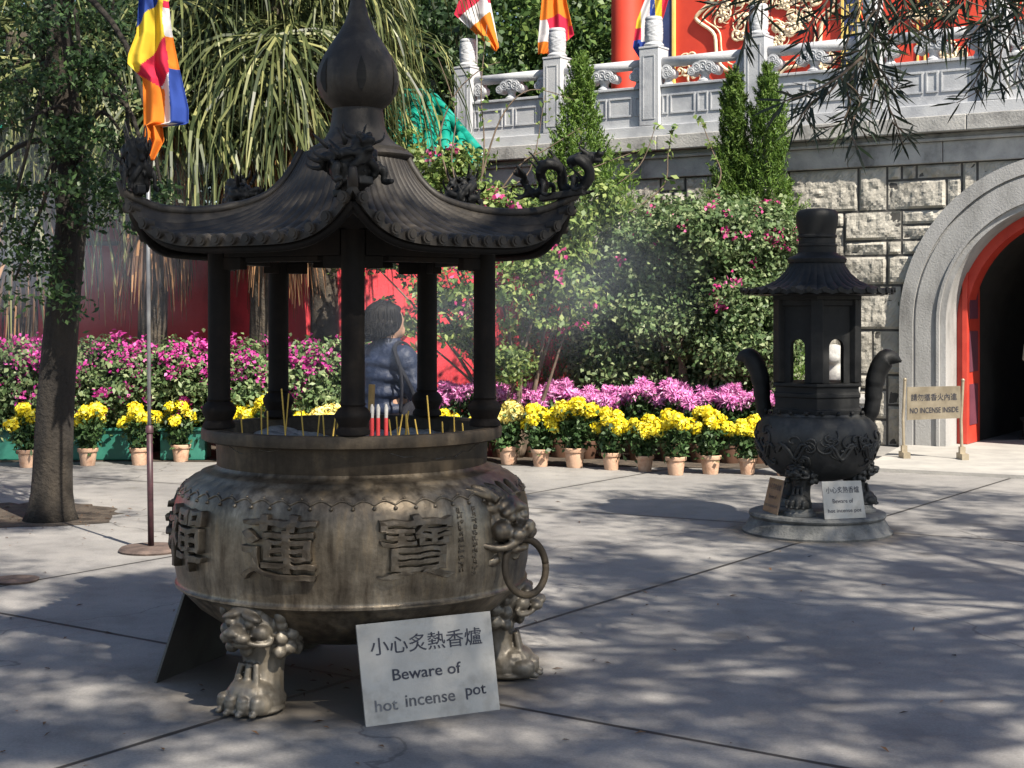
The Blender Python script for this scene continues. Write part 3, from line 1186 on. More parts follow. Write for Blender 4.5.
pm = MB()
pm.lathe(BODY, 128)
body = pm.build('pot_body', M['pot'], burner, smooth=True, angle=40)
rm = MB()
rm.lathe([(r * BS, z) for r, z in ((.556, .911), (.552, .94), (.552, .995), (.56, 1.008), (.61, 1.012), (.622, 1.018), (.624, 1.03), (.624, 1.055), (.618, 1.064), (.60, 1.066), (.575, 1.064), (.566, 1.055), (.56, .90), (.50, .80), (.3, .72), (0, .70))], 128)
rm.build('rim', M['rim'], burner, smooth=True, angle=40)
# ash bed with heaps by the lip
r_ = np.random.default_rng(2)


def ashf(u, v):
    a_, rr = 2 * PI * u, .566 * v * BS
    z = .985 + .025 * math.sin(5 * a_ + 3 * v) * v + .02 * r_.normal() * .3
    fr_ = math.cos(a_ + PI / 2)
    z += .055 * max(0, v - .75) / .25 * max(0, math.sin(3 * a_ + 1.0)) * (1 if math.sin(a_) < .1 else .2)
    return (rr * math.cos(a_), rr * math.sin(a_), z)


am = MB()
am.grid(ashf, 72, 14, closed_u=True)
am.build('ash_bed', M['ash'], burner, smooth=True)
# wavy band cast on the shoulder
bd = MB()
pts = []
for i in range(56 * 8 + 1):
    a_ = 360 * i / (56 * 8)
    ph = (i % 8) / 8
    z = .812 + .016 * abs(math.sin(PI * ph))
    pts.append(pol(body_r(z) + .001, a_, z))
bd.tube(pts, .0048, 5)
for i in range(56):
    a_ = 360 * i / 56
    bd.ball(pol(body_r(.80) + .001, a_, .80), (.009, .009, .008), 7, 5)
    bd.ball(pol(body_r(.838), a_ + 3.2, .834), (.008, .008, .006), 6, 4)
bd.build('wavy_band', M['pot'], body, smooth=True)


def wrap(me, ang, zc, lift, P_=BODY):
    """bend a flat text mesh (x right, y up, z out) round the pot"""
    bm = bmesh.new()
    bm.from_mesh(me)
    xs = [v.co.x for v in bm.verts]
    x = min(xs) + .02
    while x < max(xs):
        bmesh.ops.bisect_plane(bm, geom=bm.verts[:] + bm.edges[:] + bm.faces[:], plane_co=(x, 0, 0), plane_no=(1, 0, 0))
        x += .02
    y = min(v.co.y for v in bm.verts) + .03
    ymax = max(v.co.y for v in bm.verts)
    while y < ymax:
        bmesh.ops.bisect_plane(bm, geom=bm.verts[:] + bm.edges[:] + bm.faces[:], plane_co=(0, y, 0), plane_no=(0, 1, 0))
        y += .03
    from mathutils import noise as mn
    for v in bm.verts:
        q = v.co.copy()
        v.co.x += .010 * mn.noise(Vector((q.x * 22, q.y * 22, zc * 50 + ang)))
        v.co.y += .010 * mn.noise(Vector((q.x * 22 + 9, q.y * 22, zc * 50 + ang))) + .10 * q.x * q.x * (1 if q.y > 0 else -.6)
        v.co.z += .006 * mn.noise(Vector((q.x * 30, q.y * 30, 3.3))) if v.co.z > 0 else 0
        z = zc + v.co.y
        r = body_r(z, P_)
        a_ = rad(ang) + v.co.x / r
        R = r + lift + v.co.z
        v.co = (R * math.sin(a_), -R * math.cos(a_), z)
    bm.to_mesh(me)
    bm.free()
    return me


for ch, ang in (('寶', 18.5), ('蓮', -21.5), ('禪', -60.5), ('寺', -100)):
    me = fit_text(text_mesh(ch, 1, .016, .004, .007), .305, .245)
    me = wrap(me, ang, .655, .008)
    me.materials.append(M['glyph'])
    link('raised_lettering', me, body)
# two columns of small raised characters, too small to read: short cast strokes
for ang, seed, n in ((33.8, 1, 11), (39.2, 2, 12)):
    rr = random.Random(seed)
    sm = MB()
    for i in range(n):
        zc = .775 - i * .0225
        for q in range(5):
            x, y = rr.uniform(-.011, .011), rr.uniform(-.009, .009)
            hz_ = rr.random() < .5
            l = rr.uniform(.006, .012)
            p0 = (x - (l if hz_ else 0), y - (0 if hz_ else l))
            p1 = (x + (l if hz_ else 0), y + (0 if hz_ else l))
            ps_ = []
            for xx, yy in (p0, p1):
                z = zc + max(-.010, min(.010, yy))
                r = body_r(z) + .0015
                ps_.append(Vector((r * math.sin(rad(ang) + max(-.014, min(.014, xx)) / r), -r * math.cos(rad(ang) + max(-.014, min(.014, xx)) / r), z)))
            if (ps_[1] - ps_[0]).length > .003:
                sm.tube(ps_, .0024, 5)
    sm.build('small_inscription_lettering', M['glyph'], body, smooth=True)


# lion-mask legs
def lion_leg_mesh():
    b = MB()
    # local: -Y outwards, z up from the ground, about 0.42 m tall
    b.ball((0, .06, .36), (.155, .15, .12)); b.ball((0, .03, .28), (.13, .11, .10))
    b.ball((0, .0, .325), (.122, .108, .118))
    b.ball((0, -.055, .335), (.10, .085, .092))            # skull
    b.ball((0, -.085, .385), (.075, .05, .035))             # forehead
    for s in (-1, 1):
        b.ball((s * .042, -.125, .372), (.042, .026, .017), R=Matrix.Rotation(s * .35, 3, 'Y'))   # brow
        b.ball((s * .042, -.135, .348), (.019, .016, .016))  # eye
        b.ball((s * .066, -.105, .315), (.035, .035, .032))  # cheek
        b.ball((s * .028, -.160, .300), (.032, .028, .022))  # lip
        b.ball((s * .018, -.182, .318), (.015, .014, .012))  # nostril
        b.ball((s * .118, -.055, .375), (.025, .035, .032))  # ear
    b.ball((0, -.150, .318), (.034, .05, .028))             # muzzle
    b.ball((0, -.178, .325), (.024, .02, .016))
    b.ball((0, -.118, .268), (.045, .035, .018))            # jaw
    b.ball((0, -.10, .245), (.028, .02, .03))               # beard
    # leg
    b.tube(smooth_path([(0, .02, .30), (0, .0, .23), (0, -.005, .16), (0, -.02, .09), (0, -.045, .05)], 5), [.12, .115, .108, .099, .091, .084, .079, .076, .074, .073, .072, .072, .073, .075, .078, .082, .087, .091, .094, .096, .096], 16)
    b.ball((0, -.04, .045), (.098, .11, .048)); b.ball((0, -.07, .085), (.085, .085, .05))
    b.ball((0, -.055, .02), (.105, .11, .022))
    for x in (-.072, -.026, .026, .072):                     # toes
        y = -.135 + abs(x) * .35
        b.ball((x, y, .048), (.029, .05, .038))
        b.ball((x, y - .022, .066), (.022, .026, .02))
        b.ball((x, y - .046, .022), (.012, .018, .012))      # claw
    # tendons
    for x in (-.035, .0, .035):
        b.tube([(x * .9, -.085, .19), (x * 1.2, -.098, .12), (x * 1.5, -.12, .085)], [.012, .014, .016], 6)
    # mane: rows of curls over the sides and back of the head
    for s in (-1, 1):
        for i in range(5):
            for j in range(4):
                a_ = rad(62 + i * 24)
                z = .235 + j * .052 + (.012 if i % 2 else 0)
                rx, ry = .128 - .008 * abs(j - 1.5), .105
                c = Vector((s * rx * math.sin(a_), -ry * math.cos(a_) + .0, z))
                sp = []
                for t in range(12):
                    an = t * .62 + i
                    r = .024 - .0016 * t
                    tang = Vector((s * math.cos(a_), math.sin(a_), 0))
                    sp.append(c + tang * (r * math.cos(an)) + Vector((0, 0, 1)) * (r * math.sin(an)) + Vector((s * math.sin(a_), -math.cos(a_), 0)) * (.004 + .0012 * t))
                b.tube(sp, .0095, 6)
                b.ball(c, (.026, .026, .026), 8, 6)
        # moustache curl
        b.tube(smooth_path([(s * .03, -.165, .295), (s * .065, -.135, .275), (s * .095, -.10, .275), (s * .10, -.09, .30)], 4), .011, 6)
    for x in (-.07, -.035, 0, .035, .07):
        b.tube(smooth_path([(x * .8, -.10, .405), (x, -.06, .435), (x * 1.3, .0, .45)], 4), .014, 6)
    return fuse(b, .0048, 1, .4)


LEG = lion_leg_mesh()
LEG.materials.clear()
LEG.materials.append(M['leg'])
LEG.name = 'leg'
for ang in (-35, 83, 203):
    lo = link('leg', LEG, burner)
    lo.location = pol(.595, ang, 0)
    lo.rotation_euler = (0, 0, rad(ang))
    lo.scale = (1.12, 1.12, 1.03)


# lion masks with rings on the belly
def lion_mask():
    b = MB()
    b.ball((0, .03, .02), (.115, .05, .125))
    b.ball((0, -.01, .03), (.085, .07, .085))
    b.ball((0, -.045, .075), (.07, .045, .035))
    for s in (-1, 1):
        b.ball((s * .04, -.075, .065), (.038, .026, .018), R=Matrix.Rotation(s * .4, 3, 'Y'))
        b.ball((s * .038, -.085, .04), (.02, .018, .016))
        b.ball((s * .06, -.055, .0), (.036, .04, .034))
        b.ball((s * .03, -.105, -.015), (.034, .032, .024))
        b.ball((s * .018, -.13, .008), (.016, .014, .013))
        for j in range(6):                                  # swept mane tufts
            z = .11 - j * .045
            b.tube(smooth_path([(s * .055, -.03, z * .9 + .01), (s * .095, .0, z + .012), (s * .135, .035, z + .03), (s * .15, .05, z + .012)], 4), [.022, .006], 7)
        b.tube(smooth_path([(s * .03, -.11, -.03), (s * .075, -.07, -.055), (s * .12, -.01, -.04), (s * .14, .03, -.015)], 4), [.016, .008], 7)
        sp = [(s * (.10 + .022 * math.cos(t * .6)), .005 - .001 * t, .055 + .022 * math.sin(t * .6) * (1 - t * .05)) for t in range(14)]
        b.tube(sp, .009, 6)
    b.ball((0, -.095, .0), (.036, .055, .03))
    b.ball((0, -.13, .015), (.024, .018, .016))
    b.ball((0, -.07, -.065), (.05, .045, .02))
    for x in (-.06, -.02, .02, .06):
        b.tube(smooth_path([(x, -.05, .10), (x * 1.3, -.01, .135), (x * 1.8, .03, .15)], 4), [.022, .008], 7)
    return fuse(b, .005, 1, .4)


MASK = lion_mask()
MASK.materials.clear()
MASK.materials.append(M['pot'])
for ang in (55, -127):
    mo = link('lion_handle', MASK, burner)
    mo.location = pol(body_r(.68) - .04, ang, .675)
    mo.rotation_euler = (rad(-4), 0, rad(ang))
    mo.scale = (1.25, 1.1, 1.2)
    rg = MB()
    rg.tube([Vector((.080 * math.cos(2 * PI * t / 40), 0, .092 * math.sin(2 * PI * t / 40))) for t in range(41)], .0125, 10)
    ro = rg.build('handle_ring', M['rim'], mo, smooth=True)
    ro.location = (.0, -.105, -.128)
    ro.rotation_euler = (rad(-6), 0, rad(-30))

# posts
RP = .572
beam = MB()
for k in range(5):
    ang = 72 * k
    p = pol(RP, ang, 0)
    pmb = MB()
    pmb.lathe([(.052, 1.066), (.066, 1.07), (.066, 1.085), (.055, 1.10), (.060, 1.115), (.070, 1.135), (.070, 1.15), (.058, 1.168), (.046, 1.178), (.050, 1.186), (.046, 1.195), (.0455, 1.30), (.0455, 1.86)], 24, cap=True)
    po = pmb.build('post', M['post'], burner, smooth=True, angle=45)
    po.location = p
    q2 = pol(RP, ang + 72, 0)
    d = q2 - p
    a_ = math.atan2(d.y, d.x)
    beam.box((p + q2) / 2 + Vector((0, 0, 1.815)), (d.length - .09, .05, .105), a_)
    beam.box((p + q2) / 2 + Vector((0, 0, 1.752)), ((d.length - .09) * .62, .044, .022), a_)
    for t in (.12, .88):
        beam.box(p.lerp(q2, t) + Vector((0, 0, 1.738)), (.10, .042, .05), a_)
beam.build('beam', M['post'], burner, bevel=.004)

# roof
RC = .952
MID = [(0, 2.205), (.10, 2.09), (.25, 1.985), (.45, 1.905), (.65, 1.858), (.85, 1.828), (1.0, 1.815)]
RDG = [(0, 2.205), (.08, 2.10), (.2, 2.015), (.4, 1.962), (.6, 1.94), (.8, 1.945), (.92, 1.975), (1.0, 2.005)]


def pw(T, s):
    for i in range(len(T) - 1):
        if s <= T[i + 1][0]:
            t = (s - T[i][0]) / (T[i + 1][0] - T[i][0])
            t0 = max(0, i - 1)
            m0 = (T[i + 1][1] - T[t0][1]) / (T[i + 1][0] - T[t0][0])
            t3 = min(len(T) - 1, i + 2)
            m1 = (T[t3][1] - T[i][1]) / (T[t3][0] - T[i][0])
            h = T[i + 1][0] - T[i][0]
            t2, t3_ = t * t, t ** 3
            return (2 * t3_ - 3 * t2 + 1) * T[i][1] + (t3_ - 2 * t2 + t) * h * m0 + (-2 * t3_ + 3 * t2) * T[i + 1][1] + (t3_ - t2) * h * m1
    return T[-1][1]


NRIB = 15


def roof_pt(face, f, s, lift=0, rib=True):
    """face 0..4 between corners, f -1..1 across, s 0 neck .. 1 eave"""
    a_ = math.atan(f * math.tan(rad(36)))
    re = RC * math.cos(rad(36)) / math.cos(a_)
    r0 = .225
    r = r0 + (re - r0) * s
    c = abs(f) ** 4.4
    z = pw(MID, s) * (1 - c) + pw(RDG, s) * c
    if rib:
        ph = (f + 1) / 2 * NRIB
        z += .017 * (.25 + .75 * min(1, s * 1.6)) * abs(math.sin(PI * ph)) ** .55
    return pol(r, 36 + 72 * face + math.degrees(a_), z + lift)


rmb = MB()
NU = NRIB * 8
for face in range(5):
    rmb.grid(lambda u, v: roof_pt(face, u * 2 - 1, v), NU, 22)
    rmb.grid(lambda u, v: roof_pt(face, 1 - u * 2, v, -.022, False), 40, 10)
    rmb.grid(lambda u, v: roof_pt(face, u * 2 - 1, 1.0, -.022 * v, v < .5), NU, 1)
    for kx in range(NRIB):                                  # round eave tiles
        f = ((kx + .5) / NRIB) * 2 - 1
        p0 = roof_pt(face, f, 1.0, .004, False)
        p1 = roof_pt(face, f, .95, .008, False)
        dd = pol(1, 36 + 72 * face, 0)
        rmb.tube([p1, p0, p0 + dd * .016], [.02, .0225, .0225], 12)
        rmb.tube([p0 + dd * .016, p0 + dd * .021], .014, 10)
roof = rmb.build('roof', M['roof'], burner, smooth=True, angle=50)
hp = MB()
for k in range(5):                                          # hip rolls ending in an upturned tip
    pts = [roof_pt(k, 1.0, s / 20, .012, False) for s in range(21)]
    tip = pts[-1] + (pts[-1] - pts[-2]) * .6 + Vector((0, 0, .035))
    hp.tube(pts + [tip], [.017] * 8 + [.02] * 13 + [.014], 8)
hp.build('hip_ridge', M['roof'], roof, smooth=True)
eb = MB()                                                   # thick fascia under the eave, following the curve
for face in range(5):
    rowa = [roof_pt(face, -1 + 2 * t / 40, .94, -.036, False) for t in range(41)]
    eb.tube(rowa, .018, 6)
eb.build('eave_moulding', M['post'], roof, smooth=True)
fn_ = MB()
fn_.lathe([(.20, 2.17), (.232, 2.185), (.240, 2.20), (.225, 2.215), (.205, 2.22), (.205, 2.232), (.17, 2.25), (.14, 2.275), (.122, 2.305), (.114, 2.34), (.108, 2.385), (.106, 2.40),
           (.112, 2.405), (.14, 2.43), (.163, 2.465), (.174, 2.505), (.174, 2.54), (.164, 2.58), (.142, 2.63), (.110, 2.68), (.080, 2.725), (.058, 2.765), (.045, 2.80), (.035, 2.84), (.027, 2.88), (.018, 2.92), (.006, 2.95), (0, 2.955)], 64)
fin = fn_.build('finial', M['roof'], burner, smooth=True, angle=50)
FIN = [(.112, 2.405), (.14, 2.43), (.163, 2.465), (.174, 2.505), (.174, 2.54), (.164, 2.58), (.142, 2.63)]
for k in range(6):                                          # pointed black patches on the bulb: shade of slots put in as colour
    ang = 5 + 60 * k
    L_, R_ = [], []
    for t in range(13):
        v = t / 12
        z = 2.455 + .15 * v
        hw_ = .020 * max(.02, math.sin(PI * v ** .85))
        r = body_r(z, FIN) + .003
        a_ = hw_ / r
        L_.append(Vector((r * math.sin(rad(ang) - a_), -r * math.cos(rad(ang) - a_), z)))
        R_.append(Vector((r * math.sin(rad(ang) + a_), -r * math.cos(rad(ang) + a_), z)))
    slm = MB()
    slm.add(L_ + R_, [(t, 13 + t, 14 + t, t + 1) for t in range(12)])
    slm.build('slot_shade', M['slot_shade'], fin)
fin.location = (.02, 0, 0)


def dragon_mesh(seed):
    r = random.Random(seed)
    b = MB()
    pth = [(-.165, .0, .115), (-.175, .01, .07), (-.14, .02, .025), (-.09, .01, .045), (-.075, -.02, .105), (-.03, -.025, .135), (.01, .0, .10), (.0, .03, .045), (.05, .035, .02),
           (.105, .01, .035), (.13, -.02, .08), (.10, -.03, .12), (.06, -.01, .125)]
    pth = [(x + r.uniform(-.01, .01), y + r.uniform(-.012, .012), z + r.uniform(-.008, .008)) for x, y, z in pth]
    sp = smooth_path(pth, 5)
    m = len(sp)
    b.tube(sp, [.010 + .013 * min(1, 3 * i / m) for i in range(m)], 8)
    for i in range(4, m - 4, 3):                            # dorsal spines
        b.ball(sp[i] + Vector((0, 0, .022)), (.007, .006, .014), 6, 5)
    hd = Vector((.15, 0, .13))
    b.tube([sp[-1], (.10, 0, .14), hd], .024, 8)
    b.ball(hd, (.036, .026, .026))
    b.ball(hd + Vector((.035, 0, .008)), (.026, .02, .013))
    b.ball(hd + Vector((.03, 0, -.018)), (.022, .016, .008))
    for s in (-1, 1):
        b.tube(smooth_path([hd + Vector((-.01, s * .016, .02)), hd + Vector((-.035, s * .028, .045)), hd + Vector((-.02, s * .034, .075))], 4), [.009, .004], 6)
        b.tube(smooth_path([hd + Vector((.03, s * .018, .01)), hd + Vector((.06, s * .04, .03)), hd + Vector((.05, s * .05, .06))], 4), [.006, .003], 6)
        for x0 in (-.075, .06):
            b.tube(smooth_path([(x0, s * .02, .06), (x0 + .02, s * .055, .05), (x0 + .01, s * .06, .012), (x0 + .04, s * .07, .0)], 4), [.014, .008], 6)
            for q in (-.015, 0, .015):
                b.tube([(x0 + .04, s * .07, .004), (x0 + .065, s * (.07 + q), .004)], [.007, .004], 5)
    for q in range(5):
        b.tube(smooth_path([(-.16, 0, .10), (-.17 - .012 * q, .012 * (q - 2), .125), (-.155 - .014 * q, .016 * (q - 2), .155)], 4), [.008, .003], 5)
    for q in range(70):
        c = sp[r.randint(2, m - 2)]
        d = Vector((r.gauss(0, 1), r.gauss(0, 1), r.gauss(0, 1))).normalized()
        b.ball(c + d * .019, r.uniform(.007, .011), 6, 5)
    for q in range(9):                                      # flame tufts
        c = sp[r.randint(4, m - 3)]
        d = Vector((r.gauss(0, .5), r.gauss(0, 1), r.gauss(.3, .8))).normalized()
        b.tube(smooth_path([c, c + d * .035, c + d * .06 + Vector((-.02, 0, .012)), c + d * .065 + Vector((-.04, 0, .03))], 4), [.012, .004], 5)
    b.box((0, 0, .0), (.20, .045, .03))
    return fuse(b, .0055, 1, .35)


def coiled_mesh(seed):
    r = random.Random(seed)
    b = MB()
    b.ball((0, 0, .07), (.075, .075, .075))
    for q in range(7):                                      # coils wound over one another
        pts, a0, tl = [], r.uniform(0, 6.28), r.uniform(-.9, .9)
        for t in range(9):
            a_ = a0 + t * .42
            R_ = .088 + .012 * math.sin(t * 1.7 + q)
            v = Matrix.Rotation(tl, 3, 'X') @ Vector((R_ * math.cos(a_), R_ * math.sin(a_), r.uniform(-.008, .008)))
            pts.append(v + Vector((0, 0, .085)))
        b.tube(smooth_path(pts, 3), [.016] * 20 + [.012, .009, .007, .005, .004], 7)
    hd = Vector((.085, 0, .13))
    b.ball(hd, (.045, .035, .035)); b.ball(hd + Vector((.042, 0, -.005)), (.03, .024, .016)); b.ball(hd + Vector((.035, 0, -.035)), (.028, .02, .01))
    for s_ in (-1, 1):
        b.ball(hd + Vector((.025, s_ * .022, .025)), .013, 8, 6)
        b.tube(smooth_path([hd + Vector((-.01, s_ * .02, .025)), hd + Vector((-.035, s_ * .04, .05)), hd + Vector((-.02, s_ * .05, .085))], 4), [.011, .004], 6)
        b.tube(smooth_path([hd + Vector((.03, s_ * .02, -.01)), hd + Vector((.06, s_ * .05, .0)), hd + Vector((.05, s_ * .07, .035))], 4), [.008, .003], 6)
        b.tube(smooth_path([(.02, s_ * .06, .06), (.06, s_ * .10, .05), (.05, s_ * .10, .01), (.09, s_ * .11, .0)], 4), [.018, .01], 6)
    for q in range(60):
        d = Vector((r.gauss(0, 1), r.gauss(0, 1), r.gauss(0, 1))).normalized()
        b.ball(Vector((0, 0, .08)) + d * .095, r.uniform(.008, .014), 6, 5)
    for q in range(9):
        d = Vector((r.gauss(-.4, .7), r.gauss(0, 1), r.uniform(0, 1))).normalized()
        c = Vector((0, 0, .085)) + d * .09
        b.tube(smooth_path([c, c + d * .03, c + d * .045 + Vector((-.02, 0, .02)), c + d * .04 + Vector((-.035, 0, .04))], 4), [.012, .004], 5)
    b.box((0, 0, .0), (.17, .06, .03))
    return fuse(b, .0055, 1, .35)


DR = []
for me in (coiled_mesh(2), dragon_mesh(5), coiled_mesh(7)):
    me.materials.clear()
    me.materials.append(M['dark'])
    DR.append(me)
for k in range(5):
    do = link('dragon', DR[(0, 1, 2, 0, 2)[k]], burner)
    p = roof_pt(k - 1, 1.0, (.86, .93, .9, .9, .93)[k], .0, False)
    do.location = p + Vector((0, 0, .045))
    do.rotation_euler = (0, rad((-14, -8, -6, -6, -8)[k]), rad((72 * k - 90) + (35, -8, 30, -30, 100)[k]))
    do.scale = ((1.05, 1.05, 1.05), (.95, 1.15, 1.0), (.85, .85, .95), (.8, .8, .9), (.62, .62, 1.25))[k]

# ------------------------------------------------------------------ sticks in the ash
r_ = random.Random(4)
stick_lab = 'thin yellow incense stick standing in the ash of the large burner'
sm = MB()
sm.tube([(0, 0, 0), (0, 0, .20)], .0032, 6)
proto = sm.mesh('incense_stick', M['stick'])
pxs = [(262, .24), (268, .22), (284, .3), (287, .33), (305, .22), (316, .19), (325, .19), (331, .19), (336, .2), (393, .17), (396, .2), (399, .18), (403, .21), (407, .19), (411, .2), (421, .18), (432, .3), (444, .16), (455, .2), (465, .16), (244, .2)]
for i, (px, L_) in enumerate(pxs):
    Yq = PC.y + r_.uniform(-.30, -.10)
    x = (px - CX) * Yq / F
    o = link('incense_stick', proto)
    tag(o, stick_lab, 'incense stick', 'incense sticks in the ash')
    o.location = (x, Yq, .96)
    o.rotation_euler = (r_.uniform(-.16, .16), r_.uniform(-.18, .18), 0)
    o.scale = (1, 1, L_ / .2 * .82)
for px, tall, lb in ((372, .2, 'thick red joss stick in the ash, beside the front post of the large burner'), (378, .19, 'thick red joss stick in the ash, middle of the three red ones'), (386, .19, 'thick red joss stick in the ash, farthest from the front post')):
    j = thing('joss_stick', lb, 'joss stick', ((px - CX) * 6.05 / F, 6.05, 1.03))
    a_ = MB(); a_.tube([(0, 0, 0), (0, 0, .085)], .0085, 10); a_.build('handle_stick', M['redstick'], j, smooth=True, angle=40)
    a_ = MB(); a_.tube([(0, 0, .085), (.001, 0, .125), (.0, 0, .14)], [.0075, .0085, .004], 10); a_.build('burnt_tip', M['greystick'], j, smooth=True, angle=40)
jj = thing('joss_stick', 'tallest brown joss stick standing behind the three red ones', 'joss stick', ((371 - CX) * 6.25 / F, 6.25, 1.0))
a_ = MB(); a_.tube([(0, 0, 0), (0, 0, .13)], .008, 8); a_.build('handle_stick', M['redstick'], jj, smooth=True)
a_ = MB(); a_.tube([(0, 0, .13), (.004, 0, .24)], .014, 10); a_.build('burning_end', M['goldstick'], jj, smooth=True, angle=40)


# ------------------------------------------------------------------ notice plates
def plate(name, label, corners, lines, mat, ink, thick=.01, parent_cat='sign', text=True, flip=False):
    """corners TL, TR, BR, BL in the world; lines: (text, u centre, v centre, width fraction, height fraction, ink)"""
    TL, TR, BR, BL = [Vector(c) for c in corners]
    base = (BL + BR) / 2
    t = thing(name, label, parent_cat, base)
    nrm_ = (TR - TL).cross(BL - TL).normalized()
    if nrm_.y > 0 and not flip:
        nrm_ = -nrm_
    if flip and nrm_.x > 0:
        nrm_ = -nrm_
    mb = MB()
    q = [TL, TR, BR, BL]
    mb.add([v - base for v in q] + [v - base - nrm_ * thick for v in q], [(0, 1, 2, 3), (7, 6, 5, 4), (0, 4, 5, 1), (1, 5, 6, 2), (2, 6, 7, 3), (3, 7, 4, 0)])
    bm = bmesh.new()
    me = mb.mesh('plate', mat)
    bm.from_mesh(me)
    bmesh.ops.recalc_face_normals(bm, faces=bm.faces)
    bm.to_mesh(me)
    bm.free()
    link('plate', me, t)
    if not text:
        return t
    for body, u, v, wf, hf, ik in lines:
        me = fit_text(text_mesh(body, 1, .0, .010 if body.isascii() else .004, 0), 1, 1)
        n = len(me.vertices)
        a_ = np.empty(n * 3)
        me.vertices.foreach_get('co', a_)
        a_ = a_.reshape(-1, 3)
        for i in range(n):
            uu, vv = u + a_[i, 0] * wf, v - a_[i, 1] * hf
            p = TL * (1 - uu) * (1 - vv) + TR * uu * (1 - vv) + BR * uu * vv + BL * (1 - uu) * vv
            a_[i] = p - base + nrm_ * .0018
        me.vertices.foreach_set('co', a_.ravel())
        me.materials.append(M[ik])
        me.update()
        link('lettering', me, t)
    return t


WARN = [('小心炙熱香爐', .50, .235, .83, .175, 'ink'), ('Beware of', .48, .53, .51, .115, 'ink'),
        ('hot', .16, .815, .165, .115, 'ink_worn2'), ('incense', .485, .80, .37, .115, 'ink_worn'), ('pot', .83, .795, .155, .13, 'ink')]


def on(px, py, Y):
    return P(px, py, Y)


plate('warning_sign', 'steel bilingual warning plate with worn lettering propped against the large burner', [on(356, 625, 5.645), on(490, 611, 5.89), G(500, 709.5), G(366, 727)], WARN, M['steel'], 'ink')
bl, brr = G(154, 683), G(154, 683) + Vector((.19, .52, 0))
up_ = Vector((.115, .03, .372))
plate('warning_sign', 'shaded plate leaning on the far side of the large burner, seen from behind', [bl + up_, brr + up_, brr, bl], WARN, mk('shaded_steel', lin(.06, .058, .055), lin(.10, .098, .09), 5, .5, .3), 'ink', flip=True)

# ------------------------------------------------------------------ flag stand by the tree
FPY = 2325 / (551 - 310)
fp = thing('flagpole', 'thin flagpole on a round rusty base plate beside the tree', 'flagpole', G(151, 551))
a_ = MB(); a_.lathe([(0, .0), (.20, .0), (.205, .012), (.19, .028), (.03, .034), (0, .035)], 40); a_.build('base_plate', M['rust'], fp, smooth=True, angle=40)
a_ = MB(); a_.tube([(0, 0, .03), (-.01, 0, .78)], .020, 12); a_.build('socket_tube', M['polered'], fp, smooth=True)
a_ = MB(); a_.tube([(-.01, 0, .70), (-.017, 0, 1.9), (-.02, 0, 3.6)], .0125, 12); a_.build('pole', M['pole'], fp, smooth=True)
a_ = MB(); a_.lathe([(.026, .76), (.026, .80), (.016, .81)], 12, (-.01, 0, 0)); a_.build('collar', M['polered'], fp, smooth=True)

FM = [M['f_blue'], M['f_yellow'], M['f_red'], M['f_white'], M['f_orange']]


def edge_at(T, y):
    for i in range(len(T) - 1):
        if T[i][0] <= y <= T[i + 1][0]:
            t = (y - T[i][0]) / max(1e-6, T[i + 1][0] - T[i][0])
            return T[i][1] + t * (T[i + 1][1] - T[i][1])
    return T[-1][1]


def flag(label, Y, left, right, y0, y1, colf, folds=2.5, amp=.03, group='striped flags', nu=70, nv=150, parent_name='striped_flag'):
    mb = MB()
    V = []
    for j in range(nv + 1):
        y = y0 + (y1 - y0) * j / nv
        xl, xr = edge_at(left, y), edge_at(right, y)
        for i in range(nu + 1):
            u = i / nu
            px = xl + (xr - xl) * u
            p = P(px, y, Y)
            V.append((p.x, p.y + amp * math.sin(2 * PI * folds * u + 1.5 * j / nv) + .4 * amp * math.sin(7 * u + 9 * j / nv), p.z))
    fs, ms = [], []
    for j in range(nv):
        for i in range(nu):
            fs.append((j * (nu + 1) + i, (j + 1) * (nu + 1) + i, (j + 1) * (nu + 1) + i + 1, j * (nu + 1) + i + 1))
            y = y0 + (y1 - y0) * (j + .5) / nv
            xl, xr = edge_at(left, y), edge_at(right, y)
            ms.append(colf(xl + (xr - xl) * (i + .5) / nu, y))
    me = bpy.data.meshes.new('striped_flag')
    org = Vector(V[0])
    me.from_pydata([Vector(v) - org for v in V], [], fs)
    for m in FM:
        me.materials.append(m)
    me.polygons.foreach_set('material_index', ms)
    me.polygons.foreach_set('use_smooth', [True] * len(ms))
    o = link(parent_name, me)
    o.location = org
    sd = o.modifiers.new('cloth', 'SOLIDIFY')
    sd.thickness = .003
    tag(o, label, 'flag', group)
    return o


def c_left(x, y):
    if y < 125 and x > edge_at([(0, 163), (20, 163), (40, 166), (70, 170), (125, 172)], y):
        return 2 if y < 8 else 3 if y < 37 else 4 if y < 69 else 0
    d = y + (x - 150) * 1.2
    if d < 10: return 0
    if d < 55.5: return 1
    if y > 77 + (x - 143) * .6 and x < 164: return 4
    return 2 if d < 98 else 3


flag('large five-coloured flag hanging from the thin pole beside the tree', FPY - .06,
     [(-60, 128), (0, 138), (33, 136), (54, 128), (63, 127), (70, 134), (78, 142), (160, 142)], [(-60, 150), (0, 167), (31, 171), (66, 178), (108, 187), (123, 187), (126, 161), (140, 163), (160, 153)], -60, 160, c_left, 2.2, .035)


